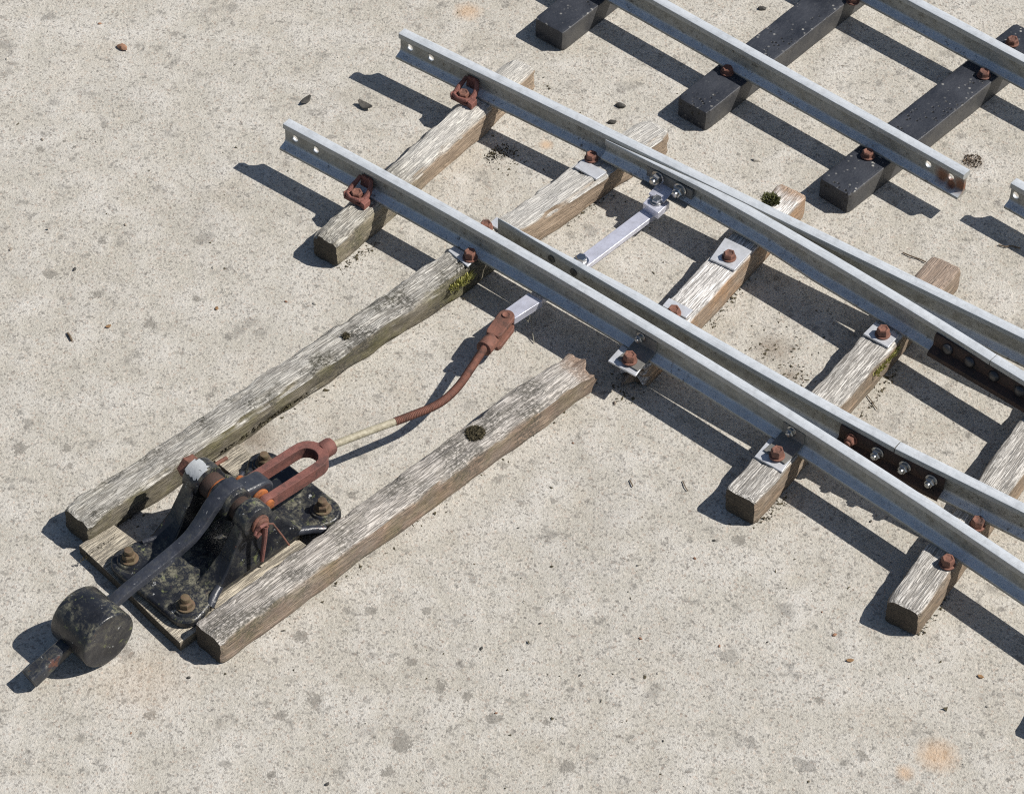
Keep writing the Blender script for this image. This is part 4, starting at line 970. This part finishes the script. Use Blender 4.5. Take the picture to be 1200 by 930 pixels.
stone('pale_pebble', 886.5, 188, .0032, 'palestone', 'small white pebble on the concrete between the far rail and the plastic sleepers', seed=3)
stone('dark_pebble', 727, 125, .0042, 'darkstone', 'small dark purple-grey stone beside the end of the bleached timber', seed=4, ang=-.4)
stone('dark_pebble', 717, 144, .0035, 'darkstone', 'smaller dark stone just below the purple-grey one, near the bleached timber end', seed=5)
stone('dark_pebble', 893, 11, .0035, 'darkstone', 'shiny black stone on the concrete near the top edge between the plain track rails', seed=6)
stone('dark_pebble', 974, 285, .0025, 'darkstone', 'tiny black stone in the band of shadow beside the third sleeper', seed=9)
flake('rubber_scrap', 358.5, 119, .016, .004, 1.0, 'darkstone', 'small torn dark scrap lying between the two rail ends, left one', 'scrap', .5)
flake('rubber_scrap', 428, 126, .018, .005, -.6, 'darkstone', 'curled dark scrap with raised edge lying near the upper rail shadow, right one', 'scrap', .8)
flake('dead_leaf', 127, 383, .006, .002, .5, 'leaf', 'small orange-brown leaf fragment on the concrete left of the mossy timber', 'leaf', .4)
flake('dead_leaf', 254, 362, .005, .0018, 1.5, 'leaf', 'brown leaf fragment left of the first sleeper on open concrete', 'leaf', .4)
flake('dead_leaf', 1149, 793, .006, .002, -.5, 'leaf', 'small brown leaf below the sleeper at lower right', 'leaf', .4)
flake('dead_leaf', 996, 774, .007, .002, .1, 'leaf', 'tan leaf flake on concrete below the lower right sleeper', 'leaf', .3)
flake('dead_leaf', 1170, 600, .007, .002, .7, 'palestone', 'pale yellow flake in the gap beside the bolt at the right edge', 'leaf', .4)
# leaves stuck behind the near bearing post
for i, (px, py, an) in enumerate(((312.5, 578, .9), (318, 588, -.9))):
    o = flake('olive_leaf', px, py, .013, .0045, an, 'gleaf', ('olive leaf caught upright beside the fork, upper of two', 'olive leaf caught beside the fork, lower of two')[i], 'leaf', .5)
    q = at(px, py, .052 - i * .008); o.location = q; o.rotation_euler = (R(35), R(-25 + 50 * i), an)
def twig(px, label, r=.0007, mat='twig', z=.0012):
    m = MB(); m.tube([at(x, y, z + .0006 * (i % 2)) for i, (x, y) in enumerate(px)], r, 6); return tag(build(m, 'twig', mat), label, 'twig')
twig([(1058, 296), (1066, 299.5), (1076, 303), (1085, 307)], 'thin straight twig on the concrete pointing at the worn brown sleeper end')
twig([(1016, 463), (1021, 469), (1024, 474), (1028, 479)], 'thin dark twig on the concrete beside the plated sleeper', .0005)
twig([(1170, 287), (1178, 289), (1186, 288), (1196, 291)], 'dry curled twig near the right edge beside the rail shadow')
twig([(79, 390), (82, 394), (84, 399)], 'short dark twig on open concrete at the left side', .0012)
twig([(738, 562), (741, 568), (741.5, 570)], 'short black twig on the concrete left of the plated sleeper end', .0006)
twig([(800, 563), (803, 570), (806, 575)], 'short black splinter beside the shadow of the plated sleeper', .0005)
gr = random.Random(21)
for i in range(70):
    px, py = gr.uniform(5, 1195), gr.uniform(5, 925)
    kind = gr.choice(['darkstone', 'darkstone', 'stone', 'brownstone', 'palestone'])
    word = {'darkstone': 'dark', 'stone': 'grey', 'brownstone': 'brown', 'palestone': 'pale'}[kind]
    # keep off the timbers and rails: only the open concrete
    if py < 135 + (px - 100) * .30 + 60 and px > 250 and py > (px - 700) * .35 - 20: continue
    if px > 50 and px < 720 and 330 < py < 800 and abs(py - (700 - (px - 150) * .66)) < 110: continue
    if px > 560 and 90 < py - (px - 560) * .5 < 330: continue
    stone('grit', px, py, gr.uniform(.0008, .0019), kind, f'tiny {word} grain of grit lying loose on the open concrete', group=f'{word} grit grains on the concrete', cat='grit', seed=i, ang=gr.random() * 6)

crumbs(1900, [((100, 650), (555, 340), .004), ((262, 788), (690, 460), .0035), ((905, 408), (905, 408), .016), ((930, 440), (930, 440), .010), ((585, 182), (600, 188), .010), ((398, 318), (440, 285), .003), ((885, 618), (925, 580), .003), ((1075, 742), (1110, 700), .003),
    ((660, 265), (705, 232), .003), ((830, 385), (880, 322), .003), ((1010, 490), (1050, 430), .003), ((740, 470), (720, 440), .008), ((150, 650), (250, 590), .006), ((600, 60), (900, 400), .05), ((900, 300), (1150, 480), .04), ((640, 560), (1000, 800), .09), ((100, 200), (400, 300), .12), ((300, 800), (700, 860), .09)], 'soil_crumbs', 'drymoss', 'dark crumbs of soil and wood scattered over the concrete and along the timbers')
for o in list(bpy.data.objects):
    if o.name.startswith('cutter'): bpy.data.objects.remove(o)
scene.cycles.use_denoising = False
scene.cycles.pixel_filter_type = 'BLACKMAN_HARRIS'; scene.cycles.filter_width = 1.15
